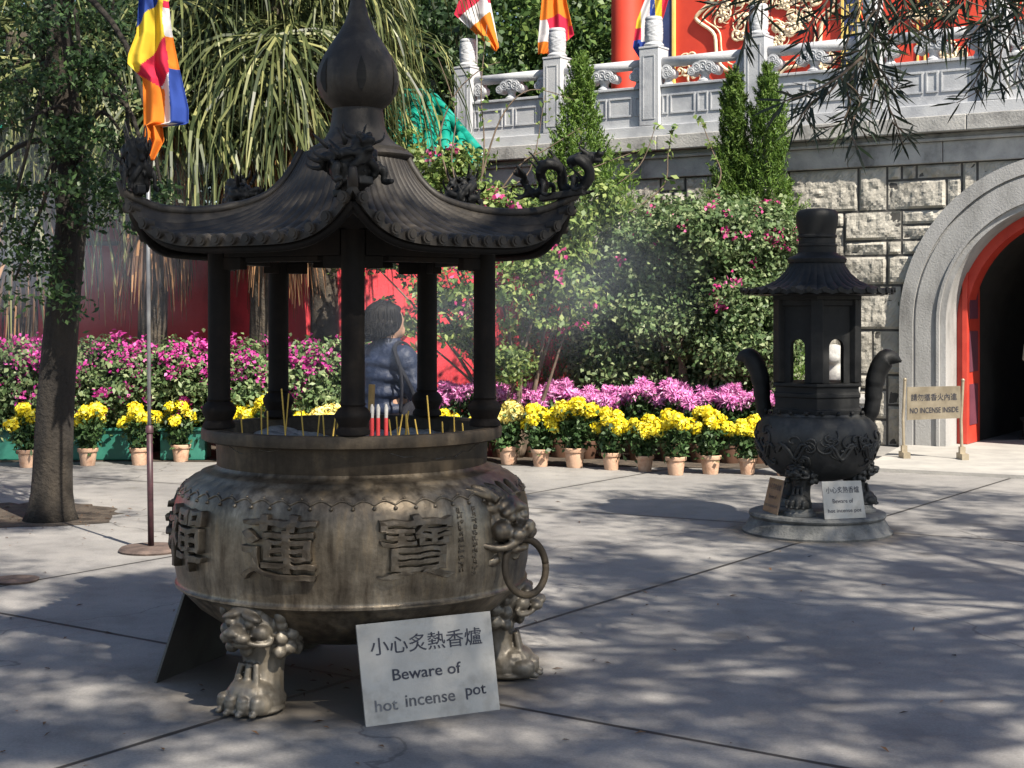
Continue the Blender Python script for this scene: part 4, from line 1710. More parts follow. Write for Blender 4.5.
# ------------------------------------------------------------------ drifting incense smoke
def smoke(name, label, p0, p1, rx, rz_, dens, seed):
    """a puff between two points, thinning out to nothing at its edge"""
    m, nt, b = new_mat(name)
    nt.nodes.remove(b)
    v = N(nt, 'ShaderNodeVolumePrincipled')
    v.inputs['Color'].default_value = (.74, .82, .97, 1)
    v.inputs['Anisotropy'].default_value = 0
    tc = objco(nt)
    gr = N(nt, 'ShaderNodeTexGradient', gradient_type='QUADRATIC_SPHERE')
    nt.links.new(tc, gr.inputs[0])
    mp = N(nt, 'ShaderNodeMapping')
    mp.inputs['Location'].default_value = (seed, 0, 0)
    mp.inputs['Scale'].default_value = (.9, 1.6, 1.6)
    nt.links.new(tc, mp.inputs[0])
    nz = N(nt, 'ShaderNodeMapRange')
    nz.inputs[1].default_value = .35
    nz.inputs[2].default_value = .7
    nz.inputs[3].default_value = .25
    nz.inputs[4].default_value = 1.5
    nt.links.new(noise(nt, mp.outputs[0], 1.6, 3, .5, .6), nz.inputs[0])
    a_ = N(nt, 'ShaderNodeMath', operation='MULTIPLY')
    nt.links.new(gr.outputs[1], a_.inputs[0])
    nt.links.new(nz.outputs[0], a_.inputs[1])
    c = N(nt, 'ShaderNodeMath', operation='MULTIPLY')
    nt.links.new(a_.outputs[0], c.inputs[0])
    c.inputs[1].default_value = dens
    nt.links.new(c.outputs[0], v.inputs['Density'])
    nt.links.new(v.outputs[0], nt.nodes['Material Output'].inputs['Volume'])
    mb = MB()
    mb.ball((0, 0, 0), 1, 28, 16)
    o = mb.build(name, m, None, smooth=True)
    p0, p1 = Vector(p0), Vector(p1)
    o.location = (p0 + p1) / 2
    o.rotation_euler = (p1 - p0).to_track_quat('X', 'Z').to_euler()
    o.scale = ((p1 - p0).length / 2, rx, rz_)
    return tag(o, label, 'smoke', kind='stuff')


def c_t1(x, y):
    if x > edge_at([(-60, 480), (0, 487), (14, 491), (50, 500)], y):
        return 2 if y < 3 else 3
    d = (x - 455) * .75 + (y - 14) * .9
    return 2 if d < 6 + max(0, -y) * .1 else 3 if d < 24 else 4


def c_t2(x, y):
    if x > 569 - max(0, 30 - y) * .25 and y > 26: return 2
    if x < edge_at([(-60, 552), (16, 546), (54, 556)], y): return 3 if 20 < y < 42 else 4
    if 12 + (569 - x) * .3 > y and y < 14: return 4
    return 2 if y > 14 + abs(x - 558) * .5 and x < 568 else 4


def c_t3(x, y):
    return 3 if x < 650 and y < 42 and x > 641 else 0 if x < 655 and (y > 40 or x > 647) else 2 if y > 28 and x < 648 else 1 if x < 662 else 2


def wallY(px, d=-.035):
    u = (px - CX) / F
    A = W0 + Nn * d
    s = (u * A.y - A.x) / (T_.x - u * T_.y)
    return (A + T_ * s).y


flag('five-coloured flag above the brownish end post of the balustrade', wallY(477) - .12, [(-60, 474), (0, 459), (14, 454), (22, 463), (51, 495)], [(-60, 500), (0, 490), (25, 495), (47, 499), (51, 496)], -60, 51, c_t1, 2, .03)
flag('orange and red flag draped behind the second balustrade post', wallY(556, -.3), [(-60, 548), (0, 542), (40, 538), (54, 538)], [(-60, 572), (0, 566), (35, 574), (54, 551)], -60, 54, c_t2, 2.5, .03)
flag('blue and pink flag drooping behind the third balustrade post', wallY(650, -.3), [(-60, 652), (0, 645), (20, 637), (47, 633), (60, 641)], [(-60, 670), (0, 668), (15, 664), (60, 648)], -60, 60, c_t3, 2.5, .03)
for px, lb in ((476, 'slender staff carrying the flag above the end post of the balustrade'), (557, 'slender staff behind the second balustrade post'), (652, 'slender staff behind the third balustrade post')):
    Yp = wallY(px, -.36)
    b0 = P(px, 0, Yp); b0.z = 3.72
    t = MB(); t.tube([(0, 0, 0), (.02, .0, 3.3)], .014, 8)
    o = t.build('flag_staff', M['pole'])
    o.location = b0
    tag(o, lb, 'flag staff')

# ================================================================== SECOND BURNER
QC = Vector((2.135, 10.5, 0))
pl = MB()
pl.lathe([(0, .0), (.515, 0), (.52, .015), (.50, .03), (.485, .06), (.465, .095), (.455, .105), (.468, .112), (.474, .125), (.468, .14), (.45, .145), (0, .146)], 72)
plo = pl.build('round_plinth', M['plinth'], None, smooth=True, angle=40)
plo.location = QC
tag(plo, 'low round stone plinth under the smaller black burner', 'plinth')
b2 = thing('pagoda_burner', 'smaller black iron incense burner with curled handles and a ribbed round roof', 'incense burner', QC + Vector((0, 0, .146)), rad(-11.5))
BO2 = [(0, .215), (.15, .22), (.25, .245), (.33, .30), (.39, .38), (.42, .48), (.423, .53), (.41, .60), (.375, .655), (.34, .675), (.335, .69)]
a_ = MB(); a_.lathe(BO2 + [(0, .69)], 96)
bo2 = a_.build('bowl', M['darkbody'], b2, smooth=True, angle=40)
# dragon and cloud relief on the bowl
rr = random.Random(6)
rl = MB()
for c0 in range(-180, 180, 40):
    cx_ = c0 + rr.uniform(-4, 4)
    for q in range(7):
        a0, z0 = cx_ + rr.uniform(-15, 15), rr.uniform(.36, .58)
        dr2, an0 = rr.choice((-1, 1)), rr.uniform(0, 6.28)
        m = rr.uniform(.7, 1.3)
        pts = []
        for t in range(16):
            r = (.010 + .0042 * t) * m
            z = z0 + r * .8 * math.sin(an0 + dr2 * t * .36)
            rb = body_r(z, BO2)
            pts.append(pol(rb + .004, a0 + math.degrees(r * math.cos(an0 + dr2 * t * .36) / rb), z))
        rl.tube(pts, [.010] * 10 + [.009, .008, .007, .006, .005, .004], 6)
    for q in range(5):
        z = .47 + .08 * math.sin(q * 1.3)
        pts = [pol(body_r(.44 + .05 * math.sin(t * .9 + q), BO2) + .005, cx_ - 17 + t * 3.4, .44 + .05 * math.sin(t * .9 + q) + .012 * q) for t in range(11)]
        if q < 2:
            rl.tube(pts, [.006, .01, .013, .014, .014, .014, .014, .013, .011, .009, .005], 7)
rl.build('dragon_relief', M['darkbody'], bo2, smooth=True)
for ang in (-22, 95, 215):
    lo = link('leg', LEG.copy() if False else LEG, b2)
    lo.data = bpy.data.meshes.get('leg_dark') or LEG.copy()
    lo.data.name = 'leg_dark'
    lo.data.materials.clear()
    lo.data.materials.append(M['darkbody'])
    lo.location = pol(.27, ang, 0.045)
    lo.rotation_euler = (0, 0, rad(ang))
    lo.scale = (.82, .80, .80)
    fo = MB(); fo.lathe([(.105, 0), (.105, .02), (.085, .03), (.082, .05), (.06, .06)], 24, cap=True)
    f_ = fo.build('foot_pad', M['plinth'], b2, smooth=True, angle=40)
    f_.location = pol(.30, ang, 0.002)
# hexagonal pavilion
pv = MB()
hexa = lambda r, z: [pol(r, 60 * k, z) for k in range(6)]


def hexlayers(mb, L_):
    vs_ = []
    for r, z in L_:
        vs_ += hexa(r, z)
    fs = []
    for i in range(len(L_) - 1):
        for k in range(6):
            fs.append((i * 6 + k, i * 6 + (k + 1) % 6, (i + 1) * 6 + (k + 1) % 6, (i + 1) * 6 + k))
    fs.append(tuple(range(6))[::-1])
    fs.append(tuple((len(L_) - 1) * 6 + k for k in range(6)))
    mb.add(vs_, fs)


hexlayers(pv, [(.345, .685), (.345, .72), (.33, .725), (.33, .80), (.338, .805), (.338, .83), (.325, .835), (.325, .875), (.345, .88), (.345, .90), (.31, .905)])
pv.build('pavilion_base', M['dark'], b2, bevel=.004)
for k in range(6):
    a_ = MB()
    p0 = pol(.288, 60 * k, 0)
    a_.box((0, 0, 1.205), (.085, .07, .60), rad(60 * k))
    o = a_.build('pavilion_post', M['dark'], b2, bevel=.006)
    o.location = p0
    # wall panel with an arched window between posts
    ang = 60 * k + 30
    ap = .288 * math.cos(rad(30))
    hw_, zb, zt = .056, .905, 1.15
    W_ = .27
    # frame polygon strips round the opening
    fm = MB()
    tv = Vector((math.cos(rad(ang)), math.sin(rad(ang)), 0))
    nv_ = pol(1, ang, 0)

    def q3(x, z, d):
        return nv_ * (ap + d) + tv * x + Vector((0, 0, z))
    inner = [(-hw_, zb)] + [(-hw_ * math.cos(PI * t / 10), zt + hw_ * math.sin(PI * t / 10)) for t in range(11)] + [(hw_, zb)]
    outer = [(-W_ / 2, zb)] + [(-W_ / 2 + W_ * t / 10, 1.50) for t in range(11)] + [(W_ / 2, zb)]
    m = len(inner)
    vs_ = [q3(x, z, .012) for x, z in inner] + [q3(x, z, .012) for x, z in outer] + [q3(x, z, -.02) for x, z in inner] + [q3(x, z, -.02) for x, z in outer]
    fs = []
    for i in range(m - 1):
        fs += [(i, m + i, m + i + 1, i + 1), (2 * m + i + 1, 3 * m + i + 1, 3 * m + i, 2 * m + i), (i + 1, 2 * m + i + 1, 2 * m + i, i)]
    fm.add(vs_, fs)
    fm.build('window_wall', M['dark'], b2)
a_ = MB()
hexlayers(a_, [(.315, 1.43), (.325, 1.435), (.325, 1.47), (.345, 1.475), (.345, 1.50), (.37, 1.51), (.37, 1.53)])
a_.build('architrave', M['dark'], b2, bevel=.003)
# ribbed round roof, softly six-sided
RP2 = [(.185, 1.785), (.20, 1.74), (.235, 1.69), (.29, 1.64), (.36, 1.605), (.44, 1.585), (.525, 1.575)]
ro2 = MB()
NR2 = 32


def r2(u, v):
    a_ = 360 * u
    i = min(5, int(v * 6))
    t = v * 6 - i
    r = RP2[i][0] + (RP2[i + 1][0] - RP2[i][0]) * t
    z = RP2[i][1] + (RP2[i + 1][1] - RP2[i][1]) * t
    z += .014 * (.4 + .6 * v) * abs(math.sin(PI * u * NR2)) ** .6
    return pol(r, a_, z)


ro2.grid(r2, NR2 * 8, 18, closed_u=True)
ro2.grid(lambda u, v: r2(u, 1) - Vector((0, 0, .028 * v)), NR2 * 8, 1, closed_u=True)
ro2.grid(lambda u, v: pol(.38 + .145 * (1 - v), 360 * u, 1.552 - .01 * v), 64, 2, closed_u=True)
for k in range(NR2):
    p = pol(.522, 360 * (k + .5) / NR2, 1.583)
    ro2.tube([p, p + pol(.012, 360 * (k + .5) / NR2, 0)], .019, 10)
ro2.v = [(x, y, z - .04) for x, y, z in ro2.v]
ro2.build('roof', M['dark'], b2, smooth=True, angle=50)
a_ = MB()
a_.lathe([(.20, 1.775), (.205, 1.80), (.19, 1.815), (.15, 1.83), (.135, 1.845), (.135, 1.885), (.142, 1.89), (.142, 1.90), (.128, 1.905), (.128, 1.945), (.138, 1.952), (.138, 1.965), (.128, 1.972), (.130, 1.99), (.142, 2.04), (.147, 2.09), (.143, 2.125), (.125, 2.143), (.08, 2.152), (0, 2.153)], 48)
a_.v = [(x, y, z - .04) for x, y, z in a_.v]
a_.build('finial', M['dark'], b2, smooth=True, angle=40)
a_ = MB()
for k in range(20):
    a_.ball(pol(.350, 360 * k / 20 + 6, .70), .016, 8, 6)
a_.build('stud', M['dark'], b2, smooth=True)
for sg in (-1, 1):
    pth = smooth_path([(sg * .33, 0, .62), (sg * .37, 0, .70), (sg * .385, 0, .80), (sg * .395, 0, .90), (sg * .425, 0, 1.0), (sg * .485, 0, 1.075), (sg * .575, 0, 1.05)], 6)
    a_ = MB()
    a_.tube(pth, [.05] * 6 + [.055] * 6 + [.06] * 6 + [.066] * 6 + [.068] * 6 + [.062, .056, .048, .038, .026, .014, .006], 12, flat=1.2, up=(0, 1, 0))
    o = a_.build('curled_handle', M['dark'], b2, smooth=True)
    o.rotation_euler = (0, 0, rad(-8))
zpl = .147


def onz(px, py, z):
    return G(px, py, z)


bl, brr = onz(825, 519.5, zpl), onz(866, 517.5, zpl)
plate('warning_sign', 'small pale bilingual warning plate on the plinth front of the black burner', [on(821.5, 481.5, bl.y + .04), on(861, 480.5, brr.y + .04), brr, bl], WARN[:2] + [('hot incense pot', .5, .80, .82, .13, 'ink')], M['steel'], 'ink', thick=.006)
bl, brr = onz(762.5, 510, zpl), onz(777, 515, zpl)
plate('warning_sign', 'small brownish warning plate turned sideways on the plinth of the black burner', [on(770, 477, bl.y + .03), on(784, 480.5, brr.y + .03), brr, bl], WARN[:2] + [('hot incense pot', .5, .80, .82, .13, 'ink_worn')], M['brown_plate'], 'ink', thick=.006)

# ================================================================== NOTICE STAND BY THE ARCH
pL, pR = G(904, 457.5, .035), G(962, 459, .035)
ns = thing('notice_stand', 'tan metal notice board on two posts beside the arched gateway', 'sign', (pL + pR) / 2)
o0 = (pL + pR) / 2
for p in (pL, pR):
    a_ = MB()
    l = p - o0
    a_.tube([l, l + Vector((-.01, .0, .40)), l + Vector((.01, 0, .80))], .0155, 10)
    a_.ball(l + Vector((.01, 0, .80)), .020, 8, 6)
    a_.box(l + Vector((0, -.02, .03)), (.07, .20, .06))
    a_.box(l + Vector((.0, 0, .09)), (.055, .06, .07))
    a_.build('post', M['tan_plate'], ns, smooth=True, angle=40)
a_ = MB()
bT = [on(907, 387, pL.y), on(960, 386, pR.y), on(961, 418, pR.y), on(907, 420, pL.y)]
bT = [v - o0 + Vector((0, -.012, 0)) for v in bT]
a_.add(bT + [v + Vector((0, .02, 0)) for v in bT], [(0, 3, 2, 1), (4, 5, 6, 7), (0, 1, 5, 4), (1, 2, 6, 5), (2, 3, 7, 6), (3, 0, 4, 7)])
a_.build('board', M['tan_plate'], ns)
for body, v, wf, hf in (('請勿攜香火內進', .32, .86, .22), ('NO INCENSE INSIDE', .72, .90, .17)):
    me = fit_text(text_mesh(body, 1, 0, .008 if body.isascii() else .004, 0), 1, 1)
    for vt in me.vertices:
        u_, v_ = .5 + vt.co.x * wf, v - vt.co.y * hf
        p = bT[0] * (1 - u_) * (1 - v_) + bT[1] * u_ * (1 - v_) + bT[2] * u_ * v_ + bT[3] * (1 - u_) * v_
        vt.co = p + Vector((0, -.003, 0))
    me.materials.append(M['ink'])
    me.update()
    link('lettering', me, ns)

# stone guardian behind the black burner
gl = thing('guardian_lion', 'pale stone guardian lion on a block behind the black burner', 'statue', (3.36, 15.6, 0), rad(-20))
a_ = MB()
a_.box((0, 0, .30), (.66, .72, .60)); a_.box((0, 0, .63), (.74, .80, .06)); a_.box((0, 0, .04), (.74, .80, .08))
a_.build('pedestal', M['frieze'], gl, bevel=.012)
b = MB()
b.ball((0, .10, .80), (.19, .22, .16)); b.ball((0, -.02, .92), (.16, .17, .18)); b.ball((0, -.10, 1.08), (.125, .12, .12)); b.ball((0, -.20, 1.05), (.075, .07, .055))
for s in (-1, 1):
    b.tube([(s * .10, -.10, .90), (s * .11, -.16, .78), (s * .11, -.18, .67)], [.06, .05, .055], 10)
    b.ball((s * .11, -.23, .69), (.055, .08, .04)); b.ball((s * .17, .08, .74), (.08, .15, .10)); b.ball((s * .17, -.06, .69), (.055, .09, .035))
    b.ball((s * .10, -.07, 1.17), (.03, .03, .04)); b.ball((s * .045, -.20, 1.10), (.025, .02, .02))
    for q in range(4):
        b.ball((s * .13, -.03 + q * .02, 1.13 - q * .07), (.045, .05, .045))
b.ball((0, -.24, 1.08), (.03, .025, .02)); b.tube(smooth_path([(0, .28, .74), (0, .34, .88), (.02, .30, 1.02), (0, .26, 1.06)], 4), [.04, .03], 8)
fused('lion_body', b, M['frieze'], gl, .016, 2)
# made-up figure in place of the bright far opening of the passage
st = thing('stand_in_figure', 'made-up cream figure standing in for the bright far opening of the dark gateway', 'statue', G(1027, 418, 0) * 0 + Vector((6.20, 17.6, .0)))
b = MB()
b.lathe([(0, .28), (.17, .28), (.165, .5), (.15, .8), (.135, .95), (.15, 1.08), (.14, 1.18), (.07, 1.25), (.045, 1.28)], 24, cap=True)
b.ball((0, 0, 1.36), (.085, .095, .115))
b.tube([(-.14, 0, 1.15), (-.19, -.05, .98), (-.10, -.15, .92)], [.055, .045, .035], 10); b.tube([(.14, 0, 1.15), (.19, -.05, .98), (.10, -.15, .92)], [.055, .045, .035], 10)
b.ball((0, -.17, .93), (.05, .04, .05)); b.ball((0, -.095, 1.35), (.02, .02, .025))
fused('figure_body', b, M['cream'], st, .014, 2)
a_ = MB(); a_.lathe([(0, 0), (.24, 0), (.24, .05), (.2, .07), (.2, .24), (.23, .26), (.23, .285), (0, .29)], 32); a_.build('pedestal', M['darkwall'], st, smooth=True, angle=40)

# ================================================================== PERSON
pe = thing('person', 'person in a quilted navy jacket seen from behind through the large burner, hands raised', 'person', (-.735, 8.7, 0), rad(-44))
# local: facing +Y
b = MB()
b.ball((0, 0, 1.02), (.155, .11, .16)); b.ball((0, .0, 1.20), (.165, .11, .16)); b.ball((0, -.01, .88), (.165, .12, .12))
b.tube([(0, 0, 1.28), (0, .015, 1.40)], [.07, .05], 14)
b.tube([(-.15, 0, 1.265), (.15, 0, 1.265)], [.05, .05], 12)
b.ball((0, .03, 1.475), (.074, .092, .112), 20, 14)
b.ball((0, .10, 1.43), (.05, .035, .045)); b.ball((0, .122, 1.47), (.014, .018, .024)); b.ball((0, .112, 1.435), (.022, .012, .009))
for s in (-1, 1):
    b.ball((s * .076, .015, 1.47), (.012, .02, .032)); b.ball((s * .03, .112, 1.495), (.014, .01, .009))
    b.tube([(s * .085, 0, .86), (s * .09, .01, .50), (s * .09, -.01, .10)], [.088, .058, .042], 14)
    b.tube([(s * .09, -.02, .05), (s * .10, .14, .035)], [.042, .036], 10)
# arms: right hand near the chin, left hand across the chest
ra = [(.165, 0, 1.265), (.215, .06, 1.07), (.11, .17, 1.30)]
la = [(-.165, 0, 1.265), (-.21, .10, 1.04), (.06, .20, 1.12)]
for A in (ra, la):
    b.tube(smooth_path(A, 6), [.045] * 4 + [.04] * 4 + [.036] * 3 + [.031, .028], 12)
    A2, A1 = Vector(A[2]), Vector(A[1])
    d = (A2 - A1).normalized()
    up = Vector((0, 0, 1)) - d * d.z
    up.normalize()
    sd_ = d.cross(up)
    hp_ = A2 + d * .05
    b.ball(hp_, (.034, .034, .036))
    for q in range(4):
        o_ = up * (.026 - .0175 * q)
        ln = (.058, .066, .062, .05)[q]
        b.tube([hp_ + o_ + d * .02, hp_ + o_ + d * (.02 + ln * .6) + sd_ * .006, hp_ + o_ + d * (.02 + ln * .85) + sd_ * .028], [.0095, .009, .007], 7)
    b.tube([hp_ + up * .03, hp_ + up * .05 + d * .02 + sd_ * .02, hp_ + up * .052 + d * .045 + sd_ * .03], [.011, .010, .008], 7)
bodyo = fused('body', b, M['skin'], pe, .010, 2, .35)
j = MB()
for i, (z, rx, ry) in enumerate([(.79, .165, .135), (.885, .172, .145), (.98, .172, .145), (1.075, .172, .142), (1.165, .176, .14), (1.245, .172, .13)]):
    j.ball((0, -.005, z), (rx, ry, .062), 24, 10)
j.lathe([(.0, .77), (.13, .77), (.14, 1.0), (.14, 1.2), (.10, 1.31), (.0, 1.32)], 24, cap=False)
j.tube([(-.165, 0, 1.255), (0, -.01, 1.30), (.165, 0, 1.255)], [.078, .09, .078], 14); j.ball((.155, 0, 1.265), .085); j.ball((-.155, 0, 1.265), .085)
j.lathe([(.098, 1.28), (.09, 1.33), (.085, 1.385), (.07, 1.39), (.075, 1.30)], 24, (0, .01, 0), cap=True)
for A in (ra, la):
    sp = smooth_path(A, 8)[:-3]
    for i, p in enumerate(sp):
        j.ball(p, .068 - .0012 * i + (.010 if i % 4 == 1 else 0), 12, 8)
jk = fuse(j, .0095, 2, .5)
from mathutils import noise as mnz
for vt in jk.vertices:                                      # creases and uneven filling
    c_ = vt.co
    d_ = .004 * mnz.noise(c_ * 9) + .005 * mnz.noise(Vector((c_.x * 34, c_.y * 34, c_.z * 12)))
    vt.co += vt.normal * d_
jk.materials.clear()
jk.materials.append(M['jacket'])
jk.name = 'jacket'
link('jacket', jk, pe)
tr = MB()
tr.ball((0, -.01, .84), (.17, .125, .13))
for s in (-1, 1):
    tr.tube([(s * .085, 0, .86), (s * .09, .012, .50), (s * .09, -.01, .085)], [.10, .075, .066], 14)
fused('trousers', tr, M['trousers'], pe, .014, 3)
for s in (-1, 1):
    a_ = MB()
    a_.ball((s * .09, -.03, .045), (.046, .06, .045)); a_.ball((s * .098, .09, .035), (.045, .095, .035)); a_.box((s * .095, .04, .012), (.085, .25, .02))
    fused('shoe', a_, M['trousers'], pe, .012, 2)
h = MB()
h.ball((0, -.01, 1.492), (.10, .112, .105), 20, 14); h.ball((0, -.01, 1.52), (.085, .095, .09)); h.ball((-.02, -.075, 1.45), (.085, .06, .075)); h.ball((-.045, -.095, 1.415), (.07, .055, .05))
h.ball((0, .05, 1.555), (.066, .05, .03)); h.ball((.062, -.045, 1.47), (.03, .045, .055)); h.ball((-.066, -.03, 1.46), (.035, .06, .07))
rr = random.Random(3)
for q in range(110):                                        # loose curling locks
    a0 = rr.uniform(-3.0, -.15)
    x, y = .088 * math.cos(a0), .10 * math.sin(a0)
    z1 = rr.uniform(1.38, 1.46)
    k1 = rr.uniform(1.0, 1.22)
    h.tube(smooth_path([(x * .45, y * .45, 1.585 + rr.uniform(-.01, .01)), (x * .85, y * .85, 1.56), (x * 1.08, y * 1.1, 1.51), (x * k1 + rr.uniform(-.012, .012), y * k1 - .02, (1.51 + z1) / 2), (x * k1 * .95 - .02, y * 1.12 - .03, z1), (x * k1 * .95 - .02 + rr.uniform(-.03, .02), y * 1.1 - .02, z1 - .012)], 3), [.011, .004], 5)
hair = fused('hair', h, M['hair'], pe, .007, 1, .3)
h2 = MB()
for q in range(230):
    a0 = rr.uniform(-3.25, .1)
    x, y = .1 * math.cos(a0), .115 * math.sin(a0)
    z1 = rr.uniform(1.385, 1.47)
    k1 = rr.uniform(.98, 1.14)
    h2.tube(smooth_path([(x * .3 + rr.uniform(-.02, .02), y * .3, 1.600 + rr.uniform(-.006, .004)), (x * .95, y * .95, 1.565), (x * k1 + rr.uniform(-.01, .01), y * k1 - .01, 1.49), (x * k1 * 1.02 + rr.uniform(-.015, .015), y * k1 - .02, (1.49 + z1) / 2), (x * k1 * .95 + rr.uniform(-.035, .03), y * 1.12 - .03, z1)], 3), [.0042, .0018], 4)
h2.build('loose_hair', M['hair'], hair, smooth=True)
# shoulder bag hangs from the right shoulder: a thing of its own
bgt = thing('shoulder_bag', 'black shoulder bag on a long strap at the side of the person in navy', 'bag', (-.735, 8.7, .80), rad(-44))
a_ = MB()
a_.ball((.265, -.03, .08), (.045, .115, .16), 18, 12); a_.box((.265, -.03, .04), (.055, .20, .18))
fused('bag_body', a_, M['bag'], bgt, .013, 3)
a_ = MB()
for e in (-.09, .07):
    a_.tube(smooth_path([(.265, -.03 + e, .17), (.25, -.06 + e * .4, .32), (.205, -.075, .44), (.15, -.06, .535), (.135, .0, .565), (.15, .06, .53), (.21, .11, .40)], 5), .006, 6, flat=2.2)
a_.build('strap', M['bag'], bgt, smooth=True)

# ================================================================== POTTED CHRYSANTHEMUMS
def blossom_mesh(name, mat, seed, spidery=False):
    r = np.random.default_rng(seed)
    n = 150 if not spidery else 150
    d = nrm(r.normal(size=(n, 3)) * np.array([1, 1, .8]) + np.array([0, 0, .35]))
    R = .080 * (.62 + .38 * r.uniform(size=(n, 1)))
    pts = d * R * np.array([1, 1, .82])
    if spidery:
        V = leaves(r, pts * 1.0, .062, .016, (0, 0, .2), d, 0.1, axis=d, axw=.9, jit=.4)
    else:
        V = leaves(r, pts, .046, .028, (0, 0, .1), d, 1.6, jit=.3)
    return quads_mesh(name, V, M[mat])


def ball_core(mat):
    return None


BL = {k: [blossom_mesh('blossom', k, 10 + i) for i in range(3)] for k in ('yel', 'pale')}
BL['pink'] = [blossom_mesh('blossom', 'pink', 30 + i, True) for i in range(3)]
potmb = MB()
potmb.lathe([(0, 0), (.068, 0), (.070, .004), (.088, .135), (.098, .137), (.101, .142), (.103, .172), (.099, .176), (.092, .174), (.088, .150), (0, .148)], 32)
POT = potmb.mesh('pot', M['terracotta'], True, 40)
potmb2 = MB()
potmb2.lathe([(0, 0), (.085, 0), (.088, .004), (.112, .16), (.124, .165), (.126, .20), (.118, .204), (.108, .18), (0, .178)], 28)
POT2 = potmb2.mesh('pot', mk('brown_plastic', lin(.07, .035, .022), lin(.11, .055, .035), 5, .6), True, 40)


def mum_plant(seed, col, nbl, spread, zlo, zhi):
    r = np.random.default_rng(seed)
    t = thing('potted_chrysanthemum', None, 'potted flower')
    link('pot', POT if col != 'pink' else POT2, t)
    # leaves on several leaning stems
    pts, outs, st = [], [], MB()
    heads = []
    for k in range(nbl):
        a_ = 2 * PI * (k * .382 + r.uniform(0, .1))
        rr_ = spread * math.sqrt((k + .6) / nbl)
        top = np.array([rr_ * math.cos(a_), rr_ * math.sin(a_) * .85, r.uniform(zlo, zhi) - .35 * rr_])
        heads.append(top)
        p0 = np.array([.03 * math.cos(a_), .03 * math.sin(a_), .15])
        mid = (p0 + top) / 2 + np.array([.03 * math.cos(a_), .03 * math.sin(a_), .02])
        st.tube(smooth_path([p0, mid, top - np.array([0, 0, .02])], 4), .0035, 5)
        m = 62
        f = r.uniform(.08, .93, (m, 1))
        p = p0 * (1 - f) ** 2 + 2 * mid * f * (1 - f) + top * f ** 2
        o = r.normal(size=(m, 3)) * .040
        pts.append(p + o)
        outs.append(o + (top - p0) * .1)
    pts, outs = np.concatenate(pts), np.concatenate(outs)
    V = leaves(r, pts, .062, .036, (0, 0, .5), outs, .6)
    st.build('stem', M['lf_mum'], t)
    link('foliage', quads_mesh('foliage', V, M['lf_mum']), t)
    for k, p in enumerate(heads):
        o = link('blossom', BL[col][k % 3], t)
        o.location = p
        o.rotation_euler = (r.uniform(-.5, .5), r.uniform(-.5, .5), r.uniform(0, 6))
        o.scale = (r.uniform(.85, 1.15),) * 3
    return t


r_ = random.Random(21)
protos = {'yel': [mum_plant(s, 'yel', n, .19, .47, .61) for s, n in ((1, 8), (2, 10), (3, 7), (4, 9), (6, 11))], 'pale': [mum_plant(5, 'pale', 11, .17, .46, .58)], 'pink': [mum_plant(s, 'pink', n, .21, .62, .76) for s, n in ((7, 13), (8, 12))]}
used = set()
YEL = [(30, 467), (88, 466), (137, 465), (183, 462.5), (232, 463), (266, 463), (300, 463), (334, 463.5), (372, 463.5), (410, 463.5), (445, 463.5), (476, 464), (505, 464), (540, 466), (572, 468), (612, 470), (641, 471.5), (674, 474), (710, 473.5), (747, 474), (786, 475)]
PIX = [(418, 456), (446, 456), (474, 456.5), (502, 457), (530, 457.5), (558, 458), (586, 459), (614, 460), (642, 461), (670, 462), (700, 462.5), (728, 463), (758, 463.5), (790, 464)]


def place(col, i, loc, label, group):
    ps_ = protos[col]
    p = ps_[i % len(ps_)]
    rz = r_.uniform(0, 6.28)
    if p.name not in used:
        used.add(p.name)
        p.location = loc
        p.rotation_euler = (0, 0, rz)
        p['label'], p['group'] = label, group
        p.scale = (1, 1, 1)
        return p
    return dup(p, loc, rz, label, group, r_.uniform(.84, 1.14) if col != 'pink' else r_.uniform(.94, 1.06))


for i, (px, py) in enumerate(YEL):
    col = 'pale' if px in (334, 505) else 'yel'
    lab = ('pale ' if col == 'pale' else '') + 'yellow potted chrysanthemum, %s along the front row counted from the tree trunk' % (ORD[i] if i < 20 else 'last')
    place(col, i, G(px + r_.uniform(-4, 4), py + r_.uniform(-1, .8)), lab, 'yellow chrysanthemums in the front row')
for i, (px, py) in enumerate(PIX):
    lab = 'pink potted chrysanthemum behind the yellow ones, %s of its row from the large burner' % ORD[i]
    place('pink', i, G(px + r_.uniform(-3, 3), py + r_.uniform(-.8, .6)), lab, 'pink chrysanthemums in the rear row')


